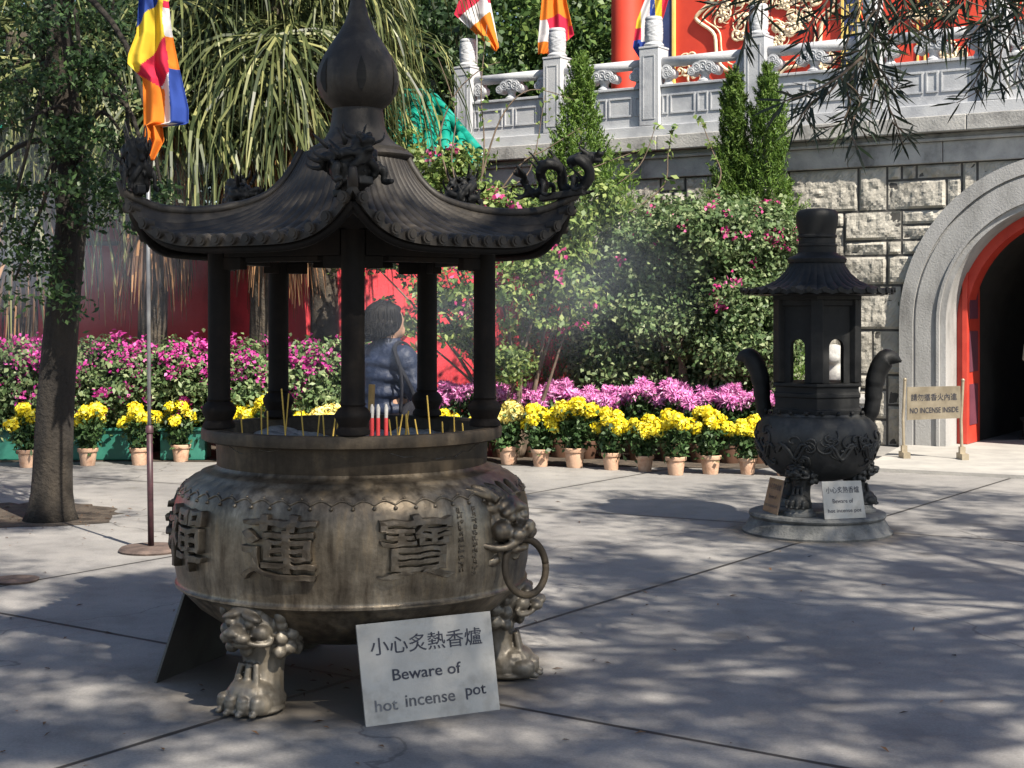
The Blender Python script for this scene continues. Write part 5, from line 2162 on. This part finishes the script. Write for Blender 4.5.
# ================================================================== SHRUBS
def shrub_mesh(seed, groups, leafm, L, W, flowers=None, fL=.05, bias=(.15, -.1, .5), fl_per=26, fl_r=.06):
    """groups: (centre, radii, n clumps, leaves per clump, clump radius)"""
    r = np.random.default_rng(seed)
    P_, O_ = [], []
    for c, rad_, n, per, cr in groups:
        p, o = clumps(r, c, rad_, n, per, cr, .45)
        ok = p[:, 2] > .02
        P_.append(p[ok]); O_.append(o[ok])
    p, o = np.concatenate(P_), np.concatenate(O_)
    me = quads_mesh('foliage', leaves(r, p, L, W, bias, o, .7), M[leafm])
    fm = None
    if flowers:
        fp, fo = [], []
        for c, rad_, n in flowers:
            d = nrm(r.normal(size=(n, 3)) + np.array([.2, -.6, .5]))
            cc = np.array(c) + d * np.array(rad_) * (1 + .06 * r.normal(size=(n, 1)))
            per = np.maximum(6, (fl_per * r.uniform(.4, 1.5, n)).astype(int))
            for k in range(n):
                q = cc[k] + r.normal(size=(per[k], 3)) * fl_r * r.uniform(.5, 1.2)
                fp.append(q); fo.append(np.repeat(d[k:k + 1], per[k], 0))
        fp, fo = np.concatenate(fp), np.concatenate(fo)
        fp = fp[fp[:, 2] > .1] if False else fp
        fm = leaves(r, fp, fL, fL * .8, (0, -.2, .4), fo, .7)
    return me, fm


def branches(mb, base, tips, r0=.03, seed=0, sag=.1):
    r = random.Random(seed)
    for tp in tips:
        b0, t0 = Vector(base), Vector(tp)
        m = b0.lerp(t0, .5) + Vector((r.uniform(-.12, .12), r.uniform(-.12, .12), sag))
        mb.tube(smooth_path([b0, b0.lerp(m, .5) + Vector((r.uniform(-.05, .05), 0, .03)), m, t0], 4), [r0, .005], 6)


tubm = MB()
tubm.box((0, 0, .16), (.46, .34, .30)); tubm.box((0, 0, .325), (.52, .40, .035)); tubm.box((0, 0, .02), (.40, .28, .04))
for k, (px, lab) in enumerate([(10, 'magenta bougainvillea in a green tub, cut by the picture edge beyond the tree trunk'), (62, 'magenta bougainvillea in a green tub right behind the tree trunk'), (118, 'magenta bougainvillea in a green tub between the tree trunk and the flagpole'), (186, 'magenta bougainvillea in a green tub just past the flagpole'),
                               (248, 'bougainvillea in a green tub seen between the first two posts of the large burner'), (312, 'bougainvillea in a green tub seen through the large burner before its front post'), (362, 'bougainvillea in a green tub behind the front post of the large burner')]):
    r_2 = np.random.default_rng(40 + k)
    c = G(px, 459.5)
    t = thing('bougainvillea', lab, 'flowering shrub', c, 0, 'bougainvilleas in green tubs')
    tubm.build('planter', M['greentub'], t, bevel=.012)
    w_ = r_2.uniform(.95, 1.1)
    me, fm = shrub_mesh(50 + k, [((0, 0, .74), (.46 * w_, .36, .40 * w_), 95, 60, .14), ((r_2.uniform(-.2, .2), 0, .98), (.30, .26, .24), 34, 50, .12), ((0, .0, .50), (.36, .26, .22), 30, 40, .12)], 'lf_bush', .062, .040,
                        [((0, 0, .80), (.47 * w_, .38, .42), 30 if px < 240 else 20), ((0, 0, .98), (.36, .3, .30), 12)], .045, fl_per=24, fl_r=.045)
    link('foliage', me, t)
    link('blossoms', quads_mesh('blossoms', fm, M['mag']), t)
    a_ = MB()
    branches(a_, (0, 0, .3), [(r_2.uniform(-.3, .3), r_2.uniform(-.2, .2), r_2.uniform(.7, 1.0)) for _ in range(7)], .018, k)
    a_.build('branch', M['twig'], t, smooth=True)

# great dome of bougainvillea by the wall
B = P(705, 300, 15.7)
t = thing('bougainvillea', 'big domed bougainvillea bush with pink flowers between the two burners', 'flowering shrub', (B.x, B.y, 0))
gr = []
for px, py, dY, rx, rz_, n in [(700, 250, .3, .9, .5, 70), (690, 340, .45, .9, .6, 70), (640, 300, .5, .7, .6, 50), (708, 238, 0, .72, .36, 84), (762, 240, .05, .36, .34, 44), (645, 258, .15, .42, .34, 46), (745, 300, -.25, .42, .26, 46), (735, 345, -.2, .50, .30, 54), (655, 312, .1, .40, .30, 34), (598, 330, .35, .36, .45, 30), (620, 375, .35, .5, .3, 30), (690, 388, .2, .6, .24, 34), (778, 320, .1, .22, .42, 26)]:
    p = P(px, py, 15.7 + dY)
    gr.append(((p.x - B.x, dY, p.z), (rx, .62 if n > 60 else .42, rz_), int(n * 1.5), 105, .18))
gr_ = gr
gr = gr[3:]
fl = [((gr[0][0]), (.78, .68, .42), 26), (gr[1][0], (.42, .46, .4), 18), (gr[3][0], (.48, .48, .32), 8), (gr[4][0], (.56, .48, .36), 4), (gr[9][0], (.26, .4, .46), 5), (gr[2][0], (.46, .46, .4), 6)]
gr = gr_
me, fm = shrub_mesh(71, gr, 'lf_bush', .058, .038, fl, .048, fl_per=11, fl_r=.04)
link('foliage', me, t)
link('blossoms', quads_mesh('blossoms', fm, M['rose']), t)
a_ = MB()
branches(a_, (0, 0, 0), [(x, y, z) for (x, y, z), *_ in gr], .06, 5, .15)
branches(a_, (-.3, .1, 0), [(x - .1, y, z) for (x, y, z), *_ in gr[2:8]], .05, 6, .15)
a_.build('branch', M['twig'], t, smooth=True)

# loose straggling shrub to its left, long bare shoots
B = P(520, 300, 15.4)
t = thing('bougainvillea', 'straggling bougainvillea with pale leaves and bare shoots beside the green tiles', 'flowering shrub', (B.x, B.y, 0))
gr = []
for px, py, dY, rx, rz_, n in [(452, 165, .9, .35, .2, 26), (425, 195, .8, .3, .22, 22), (475, 205, .5, .4, .25, 40), (520, 215, .3, .4, .3, 46), (560, 225, .2, .35, .3, 36), (545, 270, .1, .45, .3, 40), (505, 285, 0, .4, .35, 20), (575, 300, .1, .3, .3, 16), (470, 300, .2, .3, .4, 14), (450, 345, .3, .3, .3, 9), (530, 320, .2, .4, .25, 9), (400, 255, .9, .4, .22, 30), (360, 250, .9, .4, .2, 26), (432, 290, .6, .3, .25, 18), (396, 318, .7, .3, .2, 14), (435, 240, .7, .4, .2, 26), (455, 320, .6, .3, .25, 16), (410, 150, 1.0, .25, .2, 12), (400, 215, .8, .25, .2, 10), (600, 200, .4, .3, .25, 22)]:
    p = P(px, py, 15.4 + dY)
    gr.append(((p.x - B.x, dY, p.z), (rx, .35, rz_), n, 34, .12))
me, fm = shrub_mesh(81, gr, 'lf_loose', .075, .045, [(gr[3][0], (.5, .4, .35), 5), (gr[5][0], (.45, .4, .3), 7), (gr[7][0], (.3, .3, .3), 5), (gr[8][0], (.3, .3, .4), 9), (gr[2][0], (.35, .3, .2), 5), (gr[0][0], (.3, .3, .2), 4)], .06, fl_per=10, fl_r=.045)
link('foliage', me, t)
link('blossoms', quads_mesh('blossoms', fm, M['rose']), t)
a_ = MB()
branches(a_, (0, .3, 0), [(x, y, z) for (x, y, z), *_ in gr], .035, 9, .12)
rr = random.Random(8)
bl_p, bl_o = [], []
for pts in ([(475, 230), (484, 150), (481, 90), (487, 25)], [(470, 230), (452, 165), (455, 110), (433, 45)], [(480, 220), (520, 165), (545, 150), (580, 128)], [(478, 190), (500, 120), (530, 90), (575, 100)], [(455, 200), (440, 140), (455, 95), (480, 70), (500, 62)],
            [(490, 240), (540, 190), (600, 165), (640, 150)], [(560, 235), (610, 190), (640, 165), (655, 128)], [(600, 230), (660, 190), (668, 155), (672, 128)], [(470, 210), (500, 190), (530, 170), (545, 95)], [(690, 230), (720, 180), (712, 150), (700, 118)]):
    sp = smooth_path([P(x, y, 15.9) - B * 1 + Vector((0, 0, 0)) if False else P(x, y, 15.9) - Vector((B.x, B.y, 0)) for x, y in pts], 6)
    a_.tube(sp, [.012, .0035], 5)
    for i, p in enumerate(sp):
        if rr.random() < .55:
            for q in range(rr.randint(1, 4)):
                bl_p.append([p.x + rr.gauss(0, .04), p.y + rr.gauss(0, .04), p.z + rr.gauss(0, .04)])
a_.build('branch', M['twig'], t, smooth=True)
rg_ = np.random.default_rng(6)
link('shoot_foliage', quads_mesh('foliage', leaves(rg_, np.array(bl_p), .08, .05, (0, -.3, .5)), M['lf_loose']), t)

p = P(510, 366, 15.2)
t = thing('round_shrub', 'small bright green round shrub above the pink chrysanthemums by the large burner', 'shrub', (p.x, p.y, 0))
me, _ = shrub_mesh(91, [((0, 0, p.z), (.25, .25, .16), 40, 46, .09)], 'lf_loose', .05, .032)
link('foliage', me, t)
a_ = MB(); branches(a_, (0, 0, 0), [(x, y, p.z) for x, y in ((-.15, 0), (0, .1), (.15, 0), (.05, -.1))], .015, 3); a_.build('branch', M['twig'], t, smooth=True)


def cypress(px, ytop, Y, rmax, label, seed):
    r = np.random.default_rng(seed)
    top = P(px, ytop, Y)
    H = top.z
    t = thing('cypress', label, 'conifer', (top.x, Y, 0), 0, 'young cypresses in front of the terrace wall')
    n_t = 760
    u = r.uniform(.05, 1, n_t) ** .8
    z = u * H
    prof_ = np.clip((1 - u) * 1.9, 0, 1) ** .75 * (.8 + .2 * np.sin(u * 17 + seed))
    a_ = r.uniform(0, 2 * PI, n_t)
    rr_ = rmax * prof_ * (.72 + .50 * r.uniform(size=n_t)) * (1 + .22 * np.sin(3 * a_ + u * 9 + seed))
    c = np.stack([rr_ * np.cos(a_), rr_ * np.sin(a_), z], 1)
    up = nrm(np.stack([np.cos(a_) * .45, np.sin(a_) * .45, np.ones(n_t)], 1) + r.normal(size=(n_t, 3)) * .18)
    per = 52
    f = r.uniform(0, 1, (n_t, per, 1))
    ln = (.13 + .15 * prof_)[:, None, None]
    pts = c[:, None, :] + up[:, None, :] * (f - .45) * ln * 1.5 + r.normal(size=(n_t, per, 3)) * (.045 * (1.1 - f)) * (.35 + prof_[:, None, None])
    axis = nrm((up[:, None, :] + r.normal(size=(n_t, per, 3)) * .45).reshape(-1, 3))
    V = leaves(r, pts.reshape(-1, 3), .060, .012, (0, 0, 0), None, .4, axis=axis, axw=.9)
    link('crown', quads_mesh('crown', V, M['lf_cyp']), t)
    m = MB(); m.tube([(0, 0, 0), (0, 0, H * .9)], [.05, .008], 8); m.build('trunk', M['bark'], t, smooth=True)
    return t


cypress(581, 58, 17.0, .66, 'bright green cypress rising before the balustrade above the dragon at the roof corner', 3)
cypress(734, 74, 16.9, .36, 'slim bright green cypress nearer the large burner of the closely set pair', 4)
cypress(768, 70, 16.7, .46, 'bright green cypress nearer the archway of the closely set pair', 5)


# ================================================================== PALMS
def palm(px, Y, hz_, label, seed, lean=0):
    r = np.random.default_rng(seed)
    base = P(px, 0, Y)
    t = thing('fan_palm', label, 'palm', (base.x, Y, 0), 0, 'fan palms before the crimson wall')
    m = MB()
    m.tube(smooth_path([(0, 0, 0), (.03, 0, 1.5), (lean * .5, 0, 3.2), (lean, 0, hz_)], 5), [.17, .15], 12)
    m.build('trunk', M['palmbark'], t, smooth=True)
    quads = {0: [], 1: []}
    st = MB()
    hub = np.array([lean, 0, hz_])

    def frond(az, el, pet, R, nseg, dead, z0):
        d = np.array([math.cos(az) * math.cos(el), math.sin(az) * math.cos(el), math.sin(el)])
        h = hub.copy(); h[2] = z0
        # petiole bends down under its load
        pp, v = [h], d.copy()
        for i in range(6):
            v = v + np.array([0, 0, -.10 if not dead else -.22])
            v /= np.linalg.norm(v)
            pp.append(pp[-1] + v * pet / 6)
        st.tube(pp, [.02, .012], 5)
        c = pp[-1]
        side = np.cross(v, [0, 0, 1.0])
        side /= max(1e-6, np.linalg.norm(side))
        nu = np.cross(side, v)
        for k in range(nseg):
            th = (-1 + 2 * (k + .5) / nseg) * rad(118 if not dead else 75) + r.normal() * .05
            dir_ = v * math.cos(th) + side * math.sin(th) + nu * (.10 * abs(math.sin(th)) + r.normal() * .06)
            dir_ /= np.linalg.norm(dir_)
            L_ = R * (1 - .25 * abs(math.sin(th / 2))) * r.uniform(.85, 1.15)
            w0 = (.0105 if not dead else .0095) * r.uniform(.8, 1.2)
            p, q = c.copy(), dir_.copy()
            prev = None
            ns = 6
            tw = r.normal() * .5
            for i in range(ns + 1):
                f = i / ns
                g_ = (.07 + 1.7 * max(0, f - .24) * 1.4) if not dead else .55
                wv = np.cross(q, nu) + tw * nu
                wv = wv - q * (wv @ q)
                wv /= max(1e-6, np.linalg.norm(wv))
                wd = w0 * (.55 + 1.2 * min(f * 2.2, 1) - 1.62 * max(0, f - .35) / .65)
                wd = max(wd, .0025)
                a_, b_ = p - wv * wd, p + wv * wd
                if prev is not None:
                    quads[dead].append((prev[0], prev[1], b_, a_))
                prev = (a_, b_)
                q = q + np.array([0, 0, -g_]) + (r.normal(size=3) * .03)
                q /= np.linalg.norm(q)
                p = p + q * L_ / ns
                p[2] = max(p[2], .3)
    for k in range(21):
        az = 2.399 * k + r.uniform(-.3, .3)
        el = rad(r.uniform(-38, 62))
        frond(az, el, r.uniform(.55, 1.15), r.uniform(1.1, 1.6), 36, 0, hz_ - r.uniform(0, .35))
    for k in range(11):                                    # drooping older fans with long hanging tips
        az = 2.399 * k + r.uniform(-.3, .3)
        frond(az, rad(r.uniform(-45, 10)), r.uniform(.5, 1.15), r.uniform(1.5, 2.2), 34, 0, hz_ - r.uniform(.1, 1.0))
    for k in range(24):
        az = 2.399 * k + r.uniform(-.3, .3)
        frond(az, rad(r.uniform(-70, -15)), r.uniform(.25, .95), r.uniform(.9, 1.6), 18, 1, hz_ - r.uniform(.6, 2.0))
    link('crown', quads_mesh('crown', np.array(quads[0]), M['lf_palm']), t)
    link('dead_fronds', quads_mesh('dead_fronds', np.array(quads[1]), M['lf_dead']), t)
    st.build('petioles_foliage', M['lf_palm'], t, smooth=True)


palm(20, 16.3, 4.55, 'shaggy fan palm behind the tree trunk with a brown skirt of dead leaves', 1)
palm(150, 16.5, 4.9, 'shaggy fan palm behind the flagpole with a long brown skirt', 2, .1)
palm(262, 16.4, 5.0, 'fan palm with yellow-green drooping leaves behind the roof of the large burner', 3, .15)
palm(322, 17.2, 5.9, 'fan palm nearest the green tiles, its fans hanging over the finial', 5, -.1)


# ================================================================== TREES
def tree(name, label, base, H, tr, groups, leafm, L, W, seed, limbs=6, group=None, bias=(0, 0, .4), per=60, lean=(0, 0), bark='bark', trunkpath=None, cat='tree'):
    t = thing(name, label, cat, base, 0, group)
    r = random.Random(seed)
    m = MB()
    pth = trunkpath or [(0, 0, 0), (lean[0] * .2, lean[1] * .2, H * .3), (lean[0] * .6, lean[1] * .6, H * .65), (lean[0], lean[1], H)]
    sp = smooth_path(pth, 6)
    k = len(sp)
    m.tube(sp, [tr * (1.35 if i == 0 else 1.14 if i == 1 else 1.03 if i == 2 else 1) * (1 - .5 * i / k) for i in range(k)], 18)
    m.build('trunk', M[bark], t, smooth=True)
    lm_ = MB()
    top = sp[-1]
    for c, *_ in groups[:limbs * 3]:
        b0 = sp[r.randint(int(k * .55), k - 1)]
        c = Vector(c)
        mid = b0.lerp(c, .5) + Vector((r.uniform(-.2, .2), r.uniform(-.2, .2), .25))
        lm_.tube(smooth_path([b0, mid, c], 5), [tr * .2, .008], 7)
    lm_.build('limb', M[bark], t, smooth=True)
    rg = np.random.default_rng(seed)
    P_, O_ = [], []
    for c, rd, n, cr in groups:
        p, o = clumps(rg, c, rd, n, per, cr)
        P_.append(p); O_.append(o)
    p, o = np.concatenate(P_), np.concatenate(O_)
    link('crown', quads_mesh('crown', leaves(rg, p, L, W, bias, o, .5), M[leafm]), t)
    return t


# broadleaf tree with its trunk in the bed of earth
TB = G(51, 520)
gr = []
for px, py, dY, rr_, n in [(20, 40, -.5, .5, 26), (70, 20, .2, .5, 26), (25, 120, -.6, .45, 26), (80, 90, -.2, .42, 24), (45, 180, -.4, .4, 22), (95, 165, -.3, .35, 18), (120, 205, -.5, .3, 16), (60, 235, -.2, .35, 16), (10, 220, -.5, .35, 14), (150, 190, -.7, .2, 9), (165, 205, -.9, .18, 7), (120, 130, -.2, .3, 10), (15, 280, -.3, .28, 7), (75, 290, -.3, .2, 5), (-60, 100, 0, .8, 40), (-60, 220, 0, .6, 24), (110, 40, .4, .35, 12)]:
    p = P(px, py, TB.y + dY) - TB
    gr.append(((p.x, p.y, p.z), (rr_, rr_, rr_ * .8), max(3, int(n * .48)), .15))
for x, y, z, rr_, n in [(-.5, 0, 4.6, 1.1, 26), (.8, .2, 4.9, .9, 20), (-.2, -.8, 5.3, 1.2, 30), (-1.4, .2, 5, 1, 20), (1.6, -2.2, 5.6, .9, 34), (2.2, -1.5, 6.1, .9, 34), (1.0, -2.6, 5.9, .9, 30)]:
    gr.append(((x, y, z), (rr_, rr_, rr_ * .7), n, .25))
tree('broadleaf_tree', 'dark-trunked broadleaf tree growing from the bare earth beside the flagpole', TB, 3.6, .152, gr, 'lf_dark', .055, .028, 13, 6, per=62, trunkpath=[(0, 0, 0), (.03, 0, .8), (.09, 0, 1.6), (.16, 0, 2.4), (.1, 0, 3.2), (.0, 0, 4.2)])

# trees beyond the wall and on the terrace
for i, (x, y, zc, rx, rz_, lab) in enumerate([
        (-10.5, 21.5, 4.2, 2.6, 3.2, 'dark tree beyond the crimson wall behind the palm by the tree trunk'), (-6.2, 22.5, 4.8, 2.6, 3.4, 'dark tree beyond the crimson wall behind the flagpole'), (-2.6, 22.5, 4.6, 2.4, 3.6, 'dense tree beyond the crimson wall behind the finial'),
        (-.6, 27, 5.6, 2.6, 3.6, 'dense tree behind the end post of the balustrade'), (2.0, 28.5, 6.6, 2.7, 3.6, 'light green tree between the balustrade flags and the vermilion column'), (.6, 31, 8.5, 3.6, 4, 'tall tree farthest behind the balustrade'),
        (-5.5, 29, 8.2, 4, 4, 'tall tree towering far behind the palms'), (-12, 28, 7, 4.5, 5, 'broad dark tree far behind the tree trunk')]):
    rg = random.Random(100 + i)
    gr = []
    for q in range(11):
        a_, e_ = rg.uniform(0, 6.28), rg.uniform(-1, 1)
        gr.append(((rx * .6 * math.cos(a_), rx * .6 * math.sin(a_), zc + rz_ * .6 * e_), (rx * .45, rx * .45, rz_ * .32), 34, .42))
    tree('background_tree', lab, (x, y, 0), zc, .2, gr, 'lf_bg' if i in (3, 4, 5) else 'lf_dark', .15, .085, 200 + i, 4, 'trees behind the garden and terrace', per=56)

# podocarpus overhanging the court: its crown shades the paving and droops into view
PB = Vector((6.6, 3.2, 0))
gr = []
rg = random.Random(77)
CANOPY = [(3.2, 8.6, 4.7, 1.0), (4.4, 7.6, 4.7, 1.1), (5.4, 6.4, 4.9, 1.2), (3.6, 6.0, 4.6, .9), (4.5, 5.0, 5.2, 1.2), (3.4, 4.2, 4.9, 1.0), (2.6, 5.2, 4.6, .8), (5.6, 3.6, 5.4, 1.3), (4.2, 2.8, 5.2, 1.1), (2.9, 3.0, 5.0, .95), (2.0, 3.8, 4.9, .8),
          (5.0, 1.6, 5.6, 1.2), (3.5, 1.5, 5.3, 1.0), (2.3, 2.0, 5.1, .9), (1.2, 2.6, 5.0, .85), (6.8, 4.6, 5.6, 1.3), (7.0, 2.2, 5.9, 1.4), (6.4, 7.4, 5.0, 1.1), (4.0, .2, 5.5, 1.1), (2.6, .5, 5.2, .9), (1.2, 1.0, 5.1, .9), (7.2, 6.0, 5.2, 1.1), (6.0, 8.8, 4.9, .9), (5.0, 9.6, 4.8, .8), (.3, 1.5, 5.1, .75), (-.3, 2.7, 5.0, .7), (.5, 3.7, 4.9, .6), (.1, .2, 5.2, .8), (1.5, -.7, 5.3, .9), (-.8, 1.4, 5.2, .7), (-1.0, 3.6, 5.1, .5), (-.2, 4.3, 5, .9), (1.2, 4.6, 5, .9), (.6, 2.4, 5, .9), (-1.0, 5.4, 5, .8), (2.2, 6.6, 4.9, .8), (-1.3, 7.6, 5, .8), (-2.2, 8.2, 5, .7)]
for x, y, z, rr_ in CANOPY:
    gr.append(((x + 1.64 - PB.x, y - 2.26 - PB.y, z + 2.8), (rr_ * 1.05, rr_ * 1.05, rr_ * .5), int(17 * rr_ * rr_ + 1), .29))
pod = tree('podocarpus_tree', 'tall needle-leaved podocarpus overhanging the court, its dark sprays drooping before the balustrade', PB, 6.6, .24, gr, 'lf_pod', .17, .034, 15, 10, per=80, bias=(0, 0, .3))
# the drooping sprays in view
rp = np.random.default_rng(9)
tw = MB()
Lp, La = [], []


def spray(pts, Y0, Y1, n_leaf, r0=.006):
    m = len(pts)
    sp = smooth_path([P(x, y, Y0 + (Y1 - Y0) * i / (m - 1)) - PB for i, (x, y) in enumerate(pts)], 8)
    tw.tube(sp, [r0, .0018], 5)
    k = len(sp)
    for q in range(n_leaf):
        f = (q + rp.uniform()) / n_leaf
        i = min(k - 2, int(f * (k - 1)))
        p = sp[i].lerp(sp[i + 1], f * (k - 1) - i)
        d = (sp[i + 1] - sp[i]).normalized()
        a_ = rp.uniform(0, 2 * PI)
        pr = d.orthogonal().normalized()
        pr = pr * math.cos(a_) + d.cross(pr) * math.sin(a_)
        ax = (d * .75 + pr * rp.uniform(.5, .95) + Vector((0, 0, -.12))).normalized()
        l = .112 * rp.uniform(.65, 1.2)
        Lp.append(p + ax * l * .5)
        La.append(ax * l)


rs = random.Random(31)
MAIN = [([(790, -60), (770, -10), (752, 20), (742, 52)], 40), ([(860, -60), (830, 0), (810, 30), (795, 60)], 46), ([(870, -60), (858, 0), (850, 40), (835, 78)], 50), ([(880, -60), (872, 0), (862, 50), (850, 95)], 56),
        ([(885, -60), (876, 10), (868, 60), (878, 90)], 56), ([(890, -50), (880, 20), (862, 62), (848, 85)], 50), ([(862, 55), (840, 78), (815, 92), (783, 98)], 46), ([(850, 62), (830, 90), (812, 104), (796, 128)], 40), ([(862, 60), (852, 88), (848, 105), (846, 118)], 34), ([(868, 55), (885, 75), (890, 90), (900, 80)], 26),
        ([(858, 90), (853, 112), (852, 130), (856, 150)], 24), ([(885, 80), (888, 108), (892, 122), (902, 142)], 26), ([(930, -60), (905, -10), (890, 15), (868, 30)], 44), ([(960, -60), (935, -10), (915, 10), (905, 38)], 46), ([(990, -60), (970, -15), (955, 10), (940, 30)], 46), ([(1010, -60), (990, 0), (980, 20), (965, 45)], 46),
        ([(1030, -60), (1010, -10), (1000, 15), (985, 40)], 46), ([(1040, -40), (1020, 20), (1005, 50), (995, 85)], 40), ([(985, 20), (988, 50), (984, 70), (976, 90)], 30), ([(1045, -10), (1030, 40), (1022, 60), (1012, 84)], 30), ([(915, -50), (930, -5), (945, 8), (962, 18)], 40), ([(830, -60), (790, -20), (745, -5), (715, 2)], 40),
        ([(955, -50), (985, -12), (1005, 0), (1024, 8)], 44), ([(900, -60), (896, -20), (900, 10), (890, 40)], 40), ([(975, -60), (960, -25), (940, -2), (925, 12)], 44)]
for pts, n in MAIN:
    y0 = rs.uniform(5.2, 6.3)
    spray([(x + rs.uniform(-5, 5), y + rs.uniform(-4, 4)) for x, y in pts], y0, y0 + rs.uniform(-.25, .25), int(n * .85))
    # side shoots
    for q in range(1):
        i = rs.randint(1, 2)
        x, y = pts[i]
        spray([(x, y), (x + rs.uniform(-22, 22), y + rs.uniform(6, 18)), (x + rs.uniform(-36, 36), y + rs.uniform(16, 40))], y0, y0 + rs.uniform(-.2, .2), 14, .004)
Lp, La = np.array(Lp), np.array(La)
ln = np.linalg.norm(La, axis=1, keepdims=True)
ax = La / ln
nn2 = nrm(rp.normal(size=(len(Lp), 3)))
nn2 = nrm(nn2 - ax * (nn2 * ax).sum(1, keepdims=True))
sd2 = np.cross(nn2, ax)
wd2 = .0050
mid = Lp - ax * ln * .05 - np.array([0, 0, .003])
V = np.stack([Lp - ax * ln * .5, mid - sd2 * wd2 + ax * ln * -.1, mid - sd2 * wd2 * .9 + ax * ln * .25, Lp + ax * ln * .5 - np.array([0, 0, .008]), mid + sd2 * wd2 * .9 + ax * ln * .25, mid + sd2 * wd2 - ax * ln * .1], 1)
link('drooping_foliage', quads_mesh('drooping_foliage', V, M['lf_pod'], 6), pod)
tw.build('drooping_twig', M['twig'], pod, smooth=True)

# ------------------------------------------------------------------ small things on the paving
c = G(14, 581)
a_ = MB(); a_.lathe([(0, .004), (.13, .004), (.135, .002), (.14, .012), (.128, .014), (.11, .010), (0, .011)], 36)
o = a_.build('drain_cover', M['rust'], None, smooth=True, angle=30); o.location = c
tag(o, 'round rusty drain cover in the paving near the tree', 'drain cover')
rl_ = np.random.default_rng(17)
lp = []
for q in range(90):
    px, py = rl_.uniform(0, 1024), 470 + 298 * rl_.uniform() ** 1.2
    p = G(px, py)
    lp.append((p.x, p.y, .008))
for q in range(50):
    lp.append((PC.x + rl_.normal() * .7, PC.y + rl_.normal() * .5, .008))
for q in range(120):
    lp.append((TB.x + rl_.normal() * .6, TB.y + rl_.normal() * .5, .012))
V = leaves(rl_, np.array(lp), .034, .011, (0, 0, 6), jit=.6)
o = link('fallen_leaves', quads_mesh('fallen_leaves', V, M['lf_dead']))
tag(o, 'dry leaves and twigs scattered over the paving', 'leaves', kind='stuff')

# ------------------------------------------------------------------ drifting incense smoke
smoke('incense_smoke', 'bluish incense smoke hanging under the roof of the large burner round the person', (-1.3, 6.6, 1.35), (.3, 9.6, 1.6), .9, .62, .13, 1)
smoke('incense_smoke', 'bluish incense smoke drifting from the large burner across the straggling shrub', (-.5, 9.6, 1.55), (1.6, 13.6, 1.9), 1.0, .95, .12, 5)
smoke('incense_smoke', 'bluish incense smoke drifting beside the flagpole under the palms', (-2.4, 11.6, 1.9), (-6.4, 15.6, 2.4), 1.8, 1.4, .24, 9)
